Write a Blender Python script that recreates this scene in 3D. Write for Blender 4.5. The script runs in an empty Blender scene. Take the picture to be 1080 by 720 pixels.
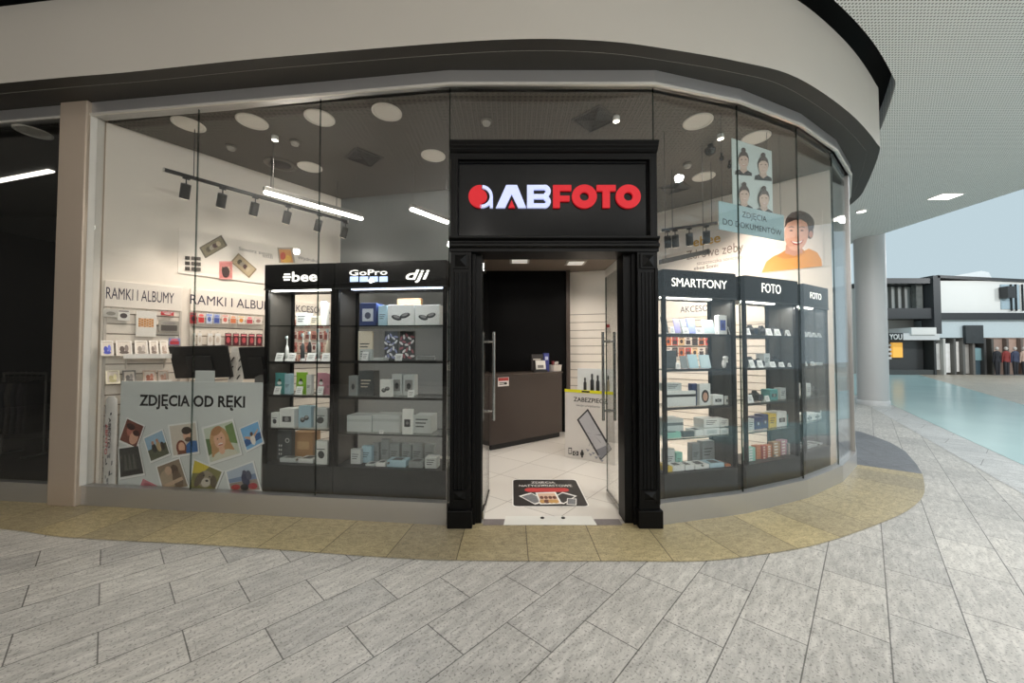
import bpy, bmesh, math, random
from mathutils import Vector, Matrix

# ------------------------------------------------------------------ camera, sky, exposure, lamps
random.seed(7)
SC = bpy.context.scene
COL = SC.collection
FPX, EYE, PITCH = 400.0, 1.5, math.radians(1.6)
cam_d = bpy.data.cameras.new('camera')
cam = bpy.data.objects.new('camera', cam_d)
COL.objects.link(cam)
cam_d.sensor_width = 36.0
cam_d.lens = 36.0 * FPX / 1080.0
cam_d.clip_end = 300
cam_d.clip_start = 0.05
cam.location = (0, 0, EYE)
cam.rotation_euler = (math.pi / 2 + PITCH, 0, 0)
SC.camera = cam
SC.view_settings.view_transform = 'Standard'
SC.view_settings.look = 'None'
SC.view_settings.gamma = 1.0
SC.view_settings.use_curve_mapping = False
SC.view_settings.exposure = 0.2
SC.render.film_transparent = False
SC.cycles.use_denoising = True
SC.cycles.max_bounces = 10
SC.cycles.diffuse_bounces = 4
SC.cycles.glossy_bounces = 4
SC.cycles.transparent_max_bounces = 40
SC.cycles.sample_clamp_indirect = 6.0
SC.cycles.blur_glossy = 0.5

W = bpy.data.worlds.new('sky')
SC.world = W
W.use_nodes = True
_bg = W.node_tree.nodes['Background']
_bg.inputs['Color'].default_value = (0.53, 0.66, 0.72, 1)
_bg.inputs['Strength'].default_value = 0.87


def lamp(name, kind, loc, energy, color=(1, 1, 1), aim=None, size=0.1, size_y=None, angle=120, blend=0.6):
    d = bpy.data.lights.new(name, kind)
    d.energy = energy
    d.color = color
    if kind == 'AREA':
        d.shape = 'RECTANGLE'
        d.size = size
        d.size_y = size_y or size
    else:
        d.shadow_soft_size = size
    if kind == 'SPOT':
        d.spot_size = math.radians(angle)
        d.spot_blend = blend
    o = bpy.data.objects.new(name, d)
    COL.objects.link(o)
    o.location = loc
    if aim is not None:
        o.rotation_euler = (Vector(aim) - Vector(loc)).to_track_quat('-Z', 'Y').to_euler()
    return o


# concourse downlights recessed in the white ceiling (they hang over and behind the photographer)
for _x, _y in ((4.6, 1.2), (7.0, 4.6), (9.05, 7.9)):
    lamp('concourse_lamp', 'SPOT', (_x, _y, 4.70), 330, (0.96, 0.98, 1.0), (_x, _y, 0), 0.07, angle=170, blend=1.0)
# added points of fill light, unseen, to brighten the fascia and white ceiling
for _x, _y, _e in ((-6.5, -1.2, 48), (-2.6, -1.5, 72), (1.2, -1.5, 92), (4.2, -2.0, 98), (-1.0, -5.0, 125), (6.5, -4.5, 125), (-7.0, -5.0, 70), (9.2, 1.2, 110)):
    lamp('concourse_fill', 'POINT', (_x, _y, 3.25 if _x == 1.2 else 3.95), _e, (1.0, 0.955, 0.90) if _x < 3 else (0.98, 0.98, 0.98), None, 0.07)

# fill points added out of view to whiten the far shops
for _x, _y in ((28.5, 17.5), (36.0, 17.0)):
    lamp('atrium_fill', 'POINT', (_x, _y, 7.6), 900, (1, 1, 1), None, 0.15)

# ------------------------------------------------------------------ helpers


def lin(c):
    c = c / 255.0
    return c / 12.92 if c <= 0.04045 else ((c + 0.055) / 1.055) ** 2.4


def rgb(r, g, b):
    return (lin(r), lin(g), lin(b), 1.0)


_mats = {}


def M(col, rough=0.5, metal=0.0, emit=0.0, name=None, spec=0.5, var=0.06, scale=9.0, bump=0.0):
    """A node material: base colour (0-255) broken by a little noise."""
    key = (tuple(col), rough, metal, emit, spec, var, scale, bump)
    if key in _mats:
        return _mats[key]
    m = bpy.data.materials.new(name or 'finish_%d_%d_%d' % tuple(col[:3]))
    m.use_nodes = True
    nt = m.node_tree
    b = nt.nodes['Principled BSDF']
    c = rgb(*col)
    b.inputs['Roughness'].default_value = rough
    b.inputs['Metallic'].default_value = metal
    b.inputs['Specular IOR Level'].default_value = spec
    if var > 0:
        tc = nt.nodes.new('ShaderNodeTexCoord')
        n = nt.nodes.new('ShaderNodeTexNoise')
        n.inputs['Scale'].default_value = scale
        n.inputs['Detail'].default_value = 3
        nt.links.new(tc.outputs['Object'], n.inputs['Vector'])
        mx = nt.nodes.new('ShaderNodeMix')
        mx.data_type = 'RGBA'
        mx.inputs['A'].default_value = tuple(x * (1 - var) for x in c[:3]) + (1,)
        mx.inputs['B'].default_value = tuple(min(1, x * (1 + var)) for x in c[:3]) + (1,)
        nt.links.new(n.outputs['Fac'], mx.inputs['Factor'])
        nt.links.new(mx.outputs['Result'], b.inputs['Base Color'])
        if bump:
            bp = nt.nodes.new('ShaderNodeBump')
            bp.inputs['Strength'].default_value = bump
            nt.links.new(n.outputs['Fac'], bp.inputs['Height'])
            nt.links.new(bp.outputs['Normal'], b.inputs['Normal'])
    else:
        b.inputs['Base Color'].default_value = c
    if emit:
        b.inputs['Emission Color'].default_value = c
        b.inputs['Emission Strength'].default_value = emit
    _mats[key] = m
    return m


def glass_mat(name, tint, f0=0.04, rough=0.0, fmax=0.9):
    m = bpy.data.materials.new(name)
    m.use_nodes = True
    nt = m.node_tree
    nt.nodes.remove(nt.nodes['Principled BSDF'])
    out = nt.nodes['Material Output']
    lw = nt.nodes.new('ShaderNodeLayerWeight')
    lw.inputs['Blend'].default_value = 0.5
    pw = nt.nodes.new('ShaderNodeMath'); pw.operation = 'POWER'; pw.inputs[1].default_value = 5.0
    ml = nt.nodes.new('ShaderNodeMath'); ml.operation = 'MULTIPLY_ADD'
    ml.inputs[1].default_value = fmax - f0; ml.inputs[2].default_value = f0
    t = nt.nodes.new('ShaderNodeBsdfTransparent'); t.inputs['Color'].default_value = tint
    g = nt.nodes.new('ShaderNodeBsdfGlossy'); g.inputs['Roughness'].default_value = rough
    mix = nt.nodes.new('ShaderNodeMixShader')
    nt.links.new(lw.outputs['Facing'], pw.inputs[0])
    nt.links.new(pw.outputs[0], ml.inputs[0])
    nt.links.new(ml.outputs[0], mix.inputs['Fac'])
    nt.links.new(t.outputs[0], mix.inputs[1])
    nt.links.new(g.outputs[0], mix.inputs[2])
    nt.links.new(mix.outputs[0], out.inputs['Surface'])
    return m


GLASS = glass_mat('shop_window_glass', (0.965, 0.97, 0.965, 1), 0.052)
GLASS_CASE = glass_mat('case_glass', (0.98, 0.985, 0.98, 1), 0.02)
GLASS_EDGE = glass_mat('glass_edge', (0.30, 0.36, 0.34, 1), 0.05)

BLACK = M((12, 12, 12), 0.42, spec=0.18, name='black_lacquer')
BLACKM = M((18, 18, 19), 0.55, name='matt_black')
CHAR = M((34, 36, 36), 0.45, name='charcoal_laminate')
CHROME = M((190, 190, 188), 0.22, 1.0, name='chrome')
WHITE = M((236, 234, 228), 0.55, name='white_laminate')
LEDW = M((255, 250, 240), 0.5, emit=9.0, var=0, name='led_diffuser')
LEDB = M((215, 228, 255), 0.5, emit=3.0, var=0, name='cold_led_diffuser')


def ray(px, py):
    xc, yc = (px - 540.0) / FPX, (360.0 - py) / FPX
    c, s = math.cos(PITCH), math.sin(PITCH)
    return Vector((xc, c - yc * s, s + yc * c))


def at(px, py, Y):
    d = ray(px, py)
    return Vector((0, 0, EYE)) + d * (Y / d.y)


def atz(px, py, z=0.0):
    d = ray(px, py)
    return Vector((0, 0, EYE)) + d * ((z - EYE) / d.z)


class Frame:
    """An upright reference frame: x along a wall or window, y behind it, z up."""

    def __init__(self, ox, oy, th):
        self.o, self.th = Vector((ox, oy, 0)), th
        self.u = Vector((math.cos(th), math.sin(th), 0))
        self.n = Vector((-math.sin(th), math.cos(th), 0))

    def p(self, px, py, yl=0.0):
        d, e = ray(px, py), Vector((0, 0, EYE)) - self.o
        t = (yl - e.dot(self.n)) / d.dot(self.n)
        q = e + d * t
        return q.dot(self.u), q.z

    def w(self, x, y, z=0.0):
        return self.o + self.u * x + self.n * y + Vector((0, 0, z))

    def loc(self, v):
        q = Vector(v) - self.o
        return Vector((q.dot(self.u), q.dot(self.n), v[2]))


class MB:
    def __init__(self):
        self.v, self.f, self.m, self.s = [], [], [], []

    def add(self, verts, faces, mi=0, smooth=False):
        b = len(self.v)
        self.v += [tuple(x) for x in verts]
        for f in faces:
            self.f.append(tuple(b + i for i in f)); self.m.append(mi); self.s.append(smooth)
        return self

    def box(self, x0, x1, y0, y1, z0, z1, mi=0):
        return self.add([(x0, y0, z0), (x1, y0, z0), (x1, y1, z0), (x0, y1, z0), (x0, y0, z1), (x1, y0, z1), (x1, y1, z1), (x0, y1, z1)],
                        [(0, 3, 2, 1), (4, 5, 6, 7), (0, 1, 5, 4), (1, 2, 6, 5), (2, 3, 7, 6), (3, 0, 4, 7)], mi)

    def tbox(self, mat, x0, x1, y0, y1, z0, z1, mi=0):
        b = len(self.v)
        self.box(x0, x1, y0, y1, z0, z1, mi)
        for i in range(b, b + 8):
            self.v[i] = tuple(mat @ Vector(self.v[i]))
        return self

    def poly(self, pts, mi=0):
        return self.add(pts, [tuple(range(len(pts)))], mi)

    def prism(self, pts, d, mi=0):
        """pts: 3-D outline; d: offset vector to the other end."""
        n = len(pts)
        d = Vector(d)
        a = [Vector(p) for p in pts]
        nn = Vector((0, 0, 0))
        for i in range(n):
            nn += a[i].cross(a[(i + 1) % n])
        if nn.dot(d) > 0:
            a.reverse()
        return self.add(a + [p + d for p in a], [tuple(range(n)), tuple(range(2 * n - 1, n - 1, -1))] + [((i + 1) % n, i, n + i, n + (i + 1) % n) for i in range(n)], mi)

    def xz(self, pts, y0, y1, mi=0):
        return self.prism([(x, y0, z) for x, z in pts], (0, y1 - y0, 0), mi)

    def xy(self, pts, z0, z1, mi=0):
        return self.prism([(x, y, z0) for x, y in pts], (0, 0, z1 - z0), mi)

    def ring(self, cx, cz, ro, ri, y0, y1, n=32, a0=0.0, a1=2 * math.pi, mi=0, sx=1.0):
        full = abs(a1 - a0 - 2 * math.pi) < 1e-6
        k = n if full else n + 1
        vs = []
        for y in (y0, y1):
            for r in (ro, ri):
                for i in range(k):
                    a = a0 + (a1 - a0) * i / n
                    vs.append((cx + sx * r * math.cos(a), y, cz + r * math.sin(a)))
        fs = []
        for i in range(n):
            j = (i + 1) % k
            fs += [(i, j, k + j, k + i), (2 * k + i, 3 * k + i, 3 * k + j, 2 * k + j), (i, 2 * k + i, 2 * k + j, j), (k + i, k + j, 3 * k + j, 3 * k + i)]
        if not full:
            fs += [(0, k, 3 * k, 2 * k), (k - 1, 3 * k - 1, 4 * k - 1, 2 * k - 1)]
        return self.add(vs, fs, mi)

    def cyl(self, p0, p1, r0, r1=None, n=16, mi=0, cap=True):
        r1 = r0 if r1 is None else r1
        p0, p1 = Vector(p0), Vector(p1)
        z = (p1 - p0).normalized()
        x = z.orthogonal().normalized(); y = z.cross(x)
        vs = [p + (x * math.cos(2 * math.pi * i / n) + y * math.sin(2 * math.pi * i / n)) * r for p, r in ((p0, r0), (p1, r1)) for i in range(n)]
        self.add(vs, [(i, (i + 1) % n, n + (i + 1) % n, n + i) for i in range(n)], mi, True)
        if cap:
            self.add(vs[:n], [tuple(range(n - 1, -1, -1))], mi)
            self.add(vs[n:], [tuple(range(n))], mi)
        return self

    def lathe(self, prof, cx=0, cy=0, n=24, mi=0, sx=1.0, sy=1.0):
        vs = [(cx + sx * r * math.cos(2 * math.pi * i / n), cy + sy * r * math.sin(2 * math.pi * i / n), z) for r, z in prof for i in range(n)]
        fs = [(k * n + i, k * n + (i + 1) % n, (k + 1) * n + (i + 1) % n, (k + 1) * n + i) for k in range(len(prof) - 1) for i in range(n)]
        self.add(vs, fs, mi, True)
        if prof[0][0] > 1e-4:
            self.add(vs[:n], [tuple(range(n - 1, -1, -1))], mi)
        if prof[-1][0] > 1e-4:
            self.add(vs[-n:], [tuple(range(n))], mi)
        return self

    def ball(self, c, r, sx=1, sy=1, sz=1, n=16, mi=0):
        prof = [(max(1e-5, math.sin(math.pi * i / 10)) * r, -math.cos(math.pi * i / 10) * r) for i in range(11)]
        vs = [(c[0] + sx * q * math.cos(2 * math.pi * i / n), c[1] + sy * q * math.sin(2 * math.pi * i / n), c[2] + sz * z) for q, z in prof for i in range(n)]
        return self.add(vs, [(k * n + i, k * n + (i + 1) % n, (k + 1) * n + (i + 1) % n, (k + 1) * n + i) for k in range(10) for i in range(n)], mi, True)

    def tube(self, path, r, n=8, mi=0):
        path = [Vector(p) for p in path]
        rings, prev = [], None
        for i, p in enumerate(path):
            t = (path[min(i + 1, len(path) - 1)] - path[max(i - 1, 0)]).normalized()
            x = t.orthogonal().normalized() if prev is None else (prev - t * prev.dot(t)).normalized()
            prev = x
            y = t.cross(x)
            rings += [p + (x * math.cos(2 * math.pi * k / n) + y * math.sin(2 * math.pi * k / n)) * r for k in range(n)]
        self.add(rings, [(k * n + i, k * n + (i + 1) % n, (k + 1) * n + (i + 1) % n, (k + 1) * n + i) for k in range(len(path) - 1) for i in range(n)], mi, True)
        self.add(rings[:n], [tuple(range(n - 1, -1, -1))], mi)
        self.add(rings[-n:], [tuple(range(n))], mi)
        return self


def obj(name, mb, mats, parent=None, bevel=0.0, seg=2):
    me = bpy.data.meshes.new(name)
    me.from_pydata(mb.v, [], mb.f)
    for m in (mats if isinstance(mats, (list, tuple)) else [mats]):
        me.materials.append(m)
    me.polygons.foreach_set('material_index', mb.m)
    me.polygons.foreach_set('use_smooth', mb.s)
    me.update()
    o = bpy.data.objects.new(name, me)
    COL.objects.link(o)
    if parent is not None:
        o.parent = parent
    if bevel:
        b = o.modifiers.new('edge', 'BEVEL')
        b.width = bevel; b.segments = seg; b.limit_method = 'ANGLE'; b.angle_limit = math.radians(40)
    return o


def tag(o, label, cat, group=None, kind=None):
    o['label'] = label
    o['category'] = cat
    if group:
        o['group'] = group
    if kind:
        o['kind'] = kind
    return o


def thing(name, label, cat, loc=(0, 0, 0), rz=0.0, group=None):
    o = bpy.data.objects.new(name, None)
    o.empty_display_size = 0.1
    COL.objects.link(o)
    o.location = loc
    o.rotation_euler = (0, 0, rz)
    return tag(o, label, cat, group)


def struct(name, mb, mats, parent=None, bevel=0.0):
    o = obj(name, mb, mats, parent, bevel)
    o['kind'] = 'structure'
    return o


def copy_tree(root, loc, rz, label, group=None):
    c = root.copy(); COL.objects.link(c)
    c.location = loc; c.rotation_euler = (0, 0, rz)
    c['label'] = label
    if group:
        c['group'] = group
    for ch in list(root.children):
        k = ch.copy(); COL.objects.link(k); k.parent = c
        for g in ch.children:
            d = g.copy(); COL.objects.link(d); d.parent = k
    return c


def text(s, mat, parent, o, u, v, h, w=None, bold=0.0, depth=0.002, name='lettering', shear=0.0, align=None):
    """Lettering as a mesh: baseline start o, reading direction u, up direction v, capital height h, total width w."""
    cu = bpy.data.curves.new('lettering', 'FONT')
    cu.body = s
    cu.size = 1.0
    cu.offset = bold
    cu.shear = shear
    cu.resolution_u = 3
    t = bpy.data.objects.new('lettering', cu)
    COL.objects.link(t)
    bpy.context.view_layer.update()
    dg = bpy.context.evaluated_depsgraph_get()
    me = bpy.data.meshes.new_from_object(t.evaluated_get(dg))
    bpy.data.objects.remove(t)
    bpy.data.curves.remove(cu)
    me.name = name
    xs = [q.co.x for q in me.vertices] or [0, 1]
    x0, x1 = min(xs), max(xs)
    k = h / 0.729
    kx = w / (x1 - x0) if w else k
    o, u, v = Vector(o), Vector(u).normalized(), Vector(v).normalized()
    n = u.cross(v)
    b = bmesh.new()
    b.from_mesh(me)
    bmesh.ops.triangulate(b, faces=b.faces[:])
    for q in b.verts:
        q.co = o + u * ((q.co.x - x0) * kx) + v * (q.co.y * k)
    if depth:
        r = bmesh.ops.extrude_face_region(b, geom=b.faces[:])
        for q in r['geom']:
            if isinstance(q, bmesh.types.BMVert):
                q.co += n * depth
    bmesh.ops.recalc_face_normals(b, faces=b.faces[:])
    b.to_mesh(me)
    b.free()
    me.materials.clear()
    me.materials.append(mat)
    ob = bpy.data.objects.new(name, me)
    COL.objects.link(ob)
    if parent is not None:
        ob.parent = parent
    return ob


def ell(cx, cy, rx, ry, n=24, rot=0.0, a0=0.0, a1=2 * math.pi):
    c, s = math.cos(rot), math.sin(rot)
    full = abs(a1 - a0 - 2 * math.pi) < 1e-6
    k = n if full else n + 1
    r = []
    for i in range(k):
        a = a0 + (a1 - a0) * i / n
        x, y = rx * math.cos(a), ry * math.sin(a)
        r.append((cx + x * c - y * s, cy + x * s + y * c))
    return r


class Art:
    """Flat printed artwork lying on the face of a board: layers of thin shapes in the board's own frame."""

    def __init__(self, fr, yl, off=(0, 0, 0)):
        self.fr, self.yl, self.k, self.mb, self.mats, self.off = fr, yl, 0, MB(), [], Vector(off)

    def mi(self, col):
        m = M(col, 0.45, var=0.04, scale=30)
        if m not in self.mats:
            self.mats.append(m)
        return self.mats.index(m)

    def shape(self, pts, col, quad=None):
        """pts in pixels of the frame, or (with quad) in 0-1 across and down a tilted print."""
        self.k += 1
        if quad:
            a, b, c, d = quad
            pts = [((a[0] * (1 - u) + b[0] * u) * (1 - v) + (d[0] * (1 - u) + c[0] * u) * v, (a[1] * (1 - u) + b[1] * u) * (1 - v) + (d[1] * (1 - u) + c[1] * u) * v) for u, v in pts]
        q = []
        for px, py in pts:
            x, z = self.fr.p(px, py, self.yl)
            q.append(Vector((x, self.yl - 0.0004 * self.k, z)) - self.off)
        nrm = Vector((0, 0, 0))
        for i in range(len(q)):
            nrm += (q[i] - q[0]).cross(q[(i + 1) % len(q)] - q[0])
        if nrm.y > 0:
            q.reverse()
        self.mb.poly(q, self.mi(col))
        return self

    def done(self, name, parent):
        return obj(name, self.mb, self.mats, parent)


def spline(pts, n=8):
    out = []
    P = [Vector(p) for p in pts]
    for i in range(len(P) - 1):
        p0, p1, p2, p3 = P[max(i - 1, 0)], P[i], P[i + 1], P[min(i + 2, len(P) - 1)]
        for k in range(n):
            t = k / n
            out.append(0.5 * ((2 * p1) + (p2 - p0) * t + (2 * p0 - 5 * p1 + 4 * p2 - p3) * t * t + (3 * p1 - p0 - 3 * p2 + p3) * t ** 3))
    out.append(P[-1])
    return out


def offset(pts, d):
    """Shift a plan polyline to its right-hand side by d."""
    r = []
    for i, p in enumerate(pts):
        t = (pts[min(i + 1, len(pts) - 1)] - pts[max(i - 1, 0)])
        t = Vector((t.x, t.y)).normalized()
        r.append(Vector((p.x + t.y * d, p.y - t.x * d)))
    return r
# ------------------------------------------------------------------ plan of the place
R = math.radians
LT = R(-6.8)                               # the straight window front runs back to the left by 6.8 degrees
G0, G1 = Vector((-0.56, 3.36)), Vector((1.27, 3.36))
lw = lambda t: G0 + Vector((-t * math.cos(LT), -t * math.sin(LT)))
GP = [G1]
for a in (15, 23.5, 32, 40.5, 49, 57.5):
    GP.append(GP[-1] + 0.93 * Vector((math.cos(R(a)), math.sin(R(a)))))
FL = Frame(G0.x, G0.y, LT)                 # left window front (x runs negative to the left)
SEG = [Frame(GP[i].x, GP[i].y, R(a)) for i, a in enumerate((15, 23.5, 32, 40.5))]
PX0, PX1, PX2 = FL.p(56, 320, -.09)[0], FL.p(85, 320, -.09)[0], FL.p(89.5, 320, -.06)[0]   # the pillar
_w = FL.w(PX2 + .005, .07)
FW = Frame(_w.x, _w.y, math.atan2(5.84 - _w.y, -2.66 - _w.x))     # white wall at the left inside
FR = Frame(1.75, 7.10, math.atan2(-2.35, 2.55))     # white wall at the right inside
FD = Frame(0.0, 3.27, 0.0)                 # door front
ZC, ZLOW, ZGLASS, ZSOF, ZTOP = 3.88, 3.04, 3.88, 4.01, 4.75

# ------------------------------------------------------------------ materials of the big surfaces


def granite(name, c1, c2, rot, bw, bh, mortar, rough, streak=1.0, use_uv=False, off=(0, 0, 0), offset=0.5, joint=(105, 103, 98), bumpy=0.0):
    m = bpy.data.materials.new(name)
    m.use_nodes = True
    nt = m.node_tree
    L = nt.links
    b = nt.nodes['Principled BSDF']
    tc = nt.nodes.new('ShaderNodeTexCoord')
    mp = nt.nodes.new('ShaderNodeMapping')
    mp.inputs['Rotation'].default_value = (0, 0, rot)
    mp.inputs['Location'].default_value = off
    L.new(tc.outputs['UV' if use_uv else 'Object'], mp.inputs['Vector'])
    br = nt.nodes.new('ShaderNodeTexBrick')
    br.offset = offset
    br.inputs['Color1'].default_value = rgb(*c1)
    br.inputs['Color2'].default_value = rgb(*c2)
    br.inputs['Mortar'].default_value = rgb(*joint)
    br.inputs['Scale'].default_value = 1.0
    br.inputs['Mortar Size'].default_value = mortar
    br.inputs['Mortar Smooth'].default_value = 0.2
    br.inputs['Brick Width'].default_value = bw
    br.inputs['Row Height'].default_value = bh
    L.new(mp.outputs['Vector'], br.inputs['Vector'])
    # streaks along the slab and dark grains
    mp2 = nt.nodes.new('ShaderNodeMapping')
    mp2.inputs['Scale'].default_value = (7 * streak, 26, 10)
    L.new(mp.outputs['Vector'], mp2.inputs['Vector'])
    n1 = nt.nodes.new('ShaderNodeTexNoise')
    n1.inputs['Scale'].default_value = 1.0; n1.inputs['Detail'].default_value = 6; n1.inputs['Roughness'].default_value = 0.65
    n1.inputs['Distortion'].default_value = 0.6
    L.new(mp2.outputs['Vector'], n1.inputs['Vector'])
    r1 = nt.nodes.new('ShaderNodeMapRange')
    r1.inputs['From Min'].default_value = 0.3; r1.inputs['From Max'].default_value = 0.7
    r1.inputs['To Min'].default_value = 0.66; r1.inputs['To Max'].default_value = 1.18
    L.new(n1.outputs['Fac'], r1.inputs['Value'])
    n2 = nt.nodes.new('ShaderNodeTexNoise')
    n2.inputs['Scale'].default_value = 75; n2.inputs['Detail'].default_value = 2
    L.new(mp.outputs['Vector'], n2.inputs['Vector'])
    r2 = nt.nodes.new('ShaderNodeMapRange')
    r2.inputs['From Min'].default_value = 0.34; r2.inputs['From Max'].default_value = 0.44
    r2.inputs['To Min'].default_value = 0.52; r2.inputs['To Max'].default_value = 1.0
    L.new(n2.outputs['Fac'], r2.inputs['Value'])
    n3 = nt.nodes.new('ShaderNodeTexNoise')
    n3.inputs['Scale'].default_value = 1.3; n3.inputs['Detail'].default_value = 3
    L.new(mp.outputs['Vector'], n3.inputs['Vector'])
    r3 = nt.nodes.new('ShaderNodeMapRange')
    r3.inputs['From Min'].default_value = 0.3; r3.inputs['From Max'].default_value = 0.7
    r3.inputs['To Min'].default_value = 0.9; r3.inputs['To Max'].default_value = 1.08
    L.new(n3.outputs['Fac'], r3.inputs['Value'])
    mu = nt.nodes.new('ShaderNodeMath'); mu.operation = 'MULTIPLY'
    L.new(r1.outputs[0], mu.inputs[0]); L.new(r2.outputs[0], mu.inputs[1])
    mu2 = nt.nodes.new('ShaderNodeMath'); mu2.operation = 'MULTIPLY'
    L.new(mu.outputs[0], mu2.inputs[0]); L.new(r3.outputs[0], mu2.inputs[1])
    vm = nt.nodes.new('ShaderNodeVectorMath'); vm.operation = 'SCALE'
    L.new(br.outputs['Color'], vm.inputs[0]); L.new(mu2.outputs[0], vm.inputs['Scale'])
    L.new(vm.outputs['Vector'], b.inputs['Base Color'])
    b.inputs['Roughness'].default_value = rough
    b.inputs['Specular IOR Level'].default_value = 0.4
    return m


STONE = granite('grey_granite_tiles', (196, 192, 184), (178, 175, 169), -R(46.9), 0.62, 0.31, 0.0035, 0.42, off=(0.0, 0.06, 0))
BAND = granite('yellow_granite_band', (186, 170, 128), (158, 146, 118), 0.0, 0.52, 4.0, 0.004, 0.38, streak=2.0, use_uv=True, offset=0.0, off=(0.17, 1.0, 0), joint=(95, 85, 62))
SHADEFLOOR = granite('shaded_floor_grey', (120, 122, 126), (108, 110, 114), 0.4, 0.6, 0.6, 0.004, 0.4, joint=(80, 80, 82))
TAN = granite('tan_far_floor', (198, 186, 168), (184, 172, 156), 0.3, 0.6, 0.6, 0.004, 0.35)
TEAL = M((178, 206, 204), 0.2, name='teal_polished_floor', scale=0.6, var=0.12)
PALE = granite('pale_border_stone', (204, 203, 199), (190, 190, 187), R(54), 0.9, 0.5, 0.004, 0.35)


def tiles_in(name):
    m = bpy.data.materials.new(name)
    m.use_nodes = True
    nt = m.node_tree
    b = nt.nodes['Principled BSDF']
    tc = nt.nodes.new('ShaderNodeTexCoord')
    mp = nt.nodes.new('ShaderNodeMapping')
    mp.inputs['Rotation'].default_value = (0, 0, R(38))
    br = nt.nodes.new('ShaderNodeTexBrick')
    br.offset = 0.0
    br.inputs['Color1'].default_value = rgb(232, 226, 217)
    br.inputs['Color2'].default_value = rgb(226, 220, 211)
    br.inputs['Mortar'].default_value = rgb(178, 170, 160)
    br.inputs['Scale'].default_value = 1.0
    br.inputs['Mortar Size'].default_value = 0.004
    br.inputs['Brick Width'].default_value = 0.6
    br.inputs['Row Height'].default_value = 0.6
    nt.links.new(tc.outputs['Object'], mp.inputs['Vector'])
    nt.links.new(mp.outputs['Vector'], br.inputs['Vector'])
    nt.links.new(br.outputs['Color'], b.inputs['Base Color'])
    b.inputs['Roughness'].default_value = 0.16
    return m


def perforated(name, col, hole, pitch, rad, rough=0.6):
    m = bpy.data.materials.new(name)
    m.use_nodes = True
    nt = m.node_tree
    L = nt.links
    b = nt.nodes['Principled BSDF']
    tc = nt.nodes.new('ShaderNodeTexCoord')
    sc = nt.nodes.new('ShaderNodeVectorMath'); sc.operation = 'SCALE'; sc.inputs['Scale'].default_value = 1.0 / pitch
    fr = nt.nodes.new('ShaderNodeVectorMath'); fr.operation = 'FRACTION'
    sb = nt.nodes.new('ShaderNodeVectorMath'); sb.operation = 'SUBTRACT'; sb.inputs[1].default_value = (0.5, 0.5, 0)
    ml = nt.nodes.new('ShaderNodeVectorMath'); ml.operation = 'MULTIPLY'; ml.inputs[1].default_value = (1, 1, 0)
    ln = nt.nodes.new('ShaderNodeVectorMath'); ln.operation = 'LENGTH'
    lt = nt.nodes.new('ShaderNodeMath'); lt.operation = 'LESS_THAN'; lt.inputs[1].default_value = rad
    mx = nt.nodes.new('ShaderNodeMix'); mx.data_type = 'RGBA'
    mx.inputs['A'].default_value = rgb(*col); mx.inputs['B'].default_value = rgb(*hole)
    L.new(tc.outputs['Object'], sc.inputs[0]); L.new(sc.outputs[0], fr.inputs[0]); L.new(fr.outputs[0], sb.inputs[0])
    L.new(sb.outputs[0], ml.inputs[0]); L.new(ml.outputs[0], ln.inputs[0]); L.new(ln.outputs['Value'], lt.inputs[0])
    L.new(lt.outputs[0], mx.inputs['Factor']); L.new(mx.outputs['Result'], b.inputs['Base Color'])
    b.inputs['Roughness'].default_value = rough
    return m


def brushed(name, col, rough=0.3, metal=0.85):
    m = bpy.data.materials.new(name)
    m.use_nodes = True
    nt = m.node_tree
    b = nt.nodes['Principled BSDF']
    tc = nt.nodes.new('ShaderNodeTexCoord')
    mp = nt.nodes.new('ShaderNodeMapping'); mp.inputs['Scale'].default_value = (3, 3, 120)
    n = nt.nodes.new('ShaderNodeTexNoise'); n.inputs['Scale'].default_value = 2.0; n.inputs['Detail'].default_value = 3
    r = nt.nodes.new('ShaderNodeMapRange'); r.inputs['To Min'].default_value = rough - 0.06; r.inputs['To Max'].default_value = rough + 0.12
    nt.links.new(tc.outputs['Object'], mp.inputs['Vector']); nt.links.new(mp.outputs['Vector'], n.inputs['Vector'])
    nt.links.new(n.outputs['Fac'], r.inputs['Value']); nt.links.new(r.outputs[0], b.inputs['Roughness'])
    b.inputs['Base Color'].default_value = rgb(*col)
    b.inputs['Metallic'].default_value = metal
    return m


STEEL = brushed('brushed_steel', (192, 191, 190), 0.30, 0.72)
STEELP = brushed('brushed_steel_cladding', (204, 188, 170), 0.40, 0.55)
CEILW = perforated('white_perforated_ceiling', (244, 243, 240), (128, 127, 124), 0.034, 0.27)
CEILD = perforated('dark_perforated_ceiling', (92, 87, 80), (70, 66, 61), 0.05, 0.30)
FASC = M((188, 183, 174), 0.6, name='painted_fascia', scale=1.5, var=0.03)
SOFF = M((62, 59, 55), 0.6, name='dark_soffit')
WARMW = M((240, 232, 221), 0.6, name='warm_white_paint', scale=2, var=0.03)
GREYW = M((120, 124, 124), 0.6, name='grey_paint', scale=2, var=0.05)
JET = M((9, 8, 8), 0.55, name='black_wall_panel', scale=2, spec=0.12)

# ------------------------------------------------------------------ floor of the concourse
mb = MB().box(-16, 40, -9, 45, -0.25, 0.0)
struct('floor', mb, STONE)

front = [lw(t) for t in (9, 7, 5, 4.2, 3, 2, 1, 0)] + [G1 - Vector((0.9, 0)), G1] + GP[1:]
outer_px = [(0, 558), (70, 567), (237, 576), (420, 589), (505, 591.5), (583, 592), (660, 592), (740, 592), (800, 585.5), (860, 575), (918, 556), (958, 538), (975, 520), (973, 500)]
outer = [Vector((-9.0, 3.85)), Vector((-6.5, 3.5))] + [Vector(atz(*q)[:2]) for q in outer_px]
outer = spline([Vector((p.x, p.y, 0)) for p in outer], 4)


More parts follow.
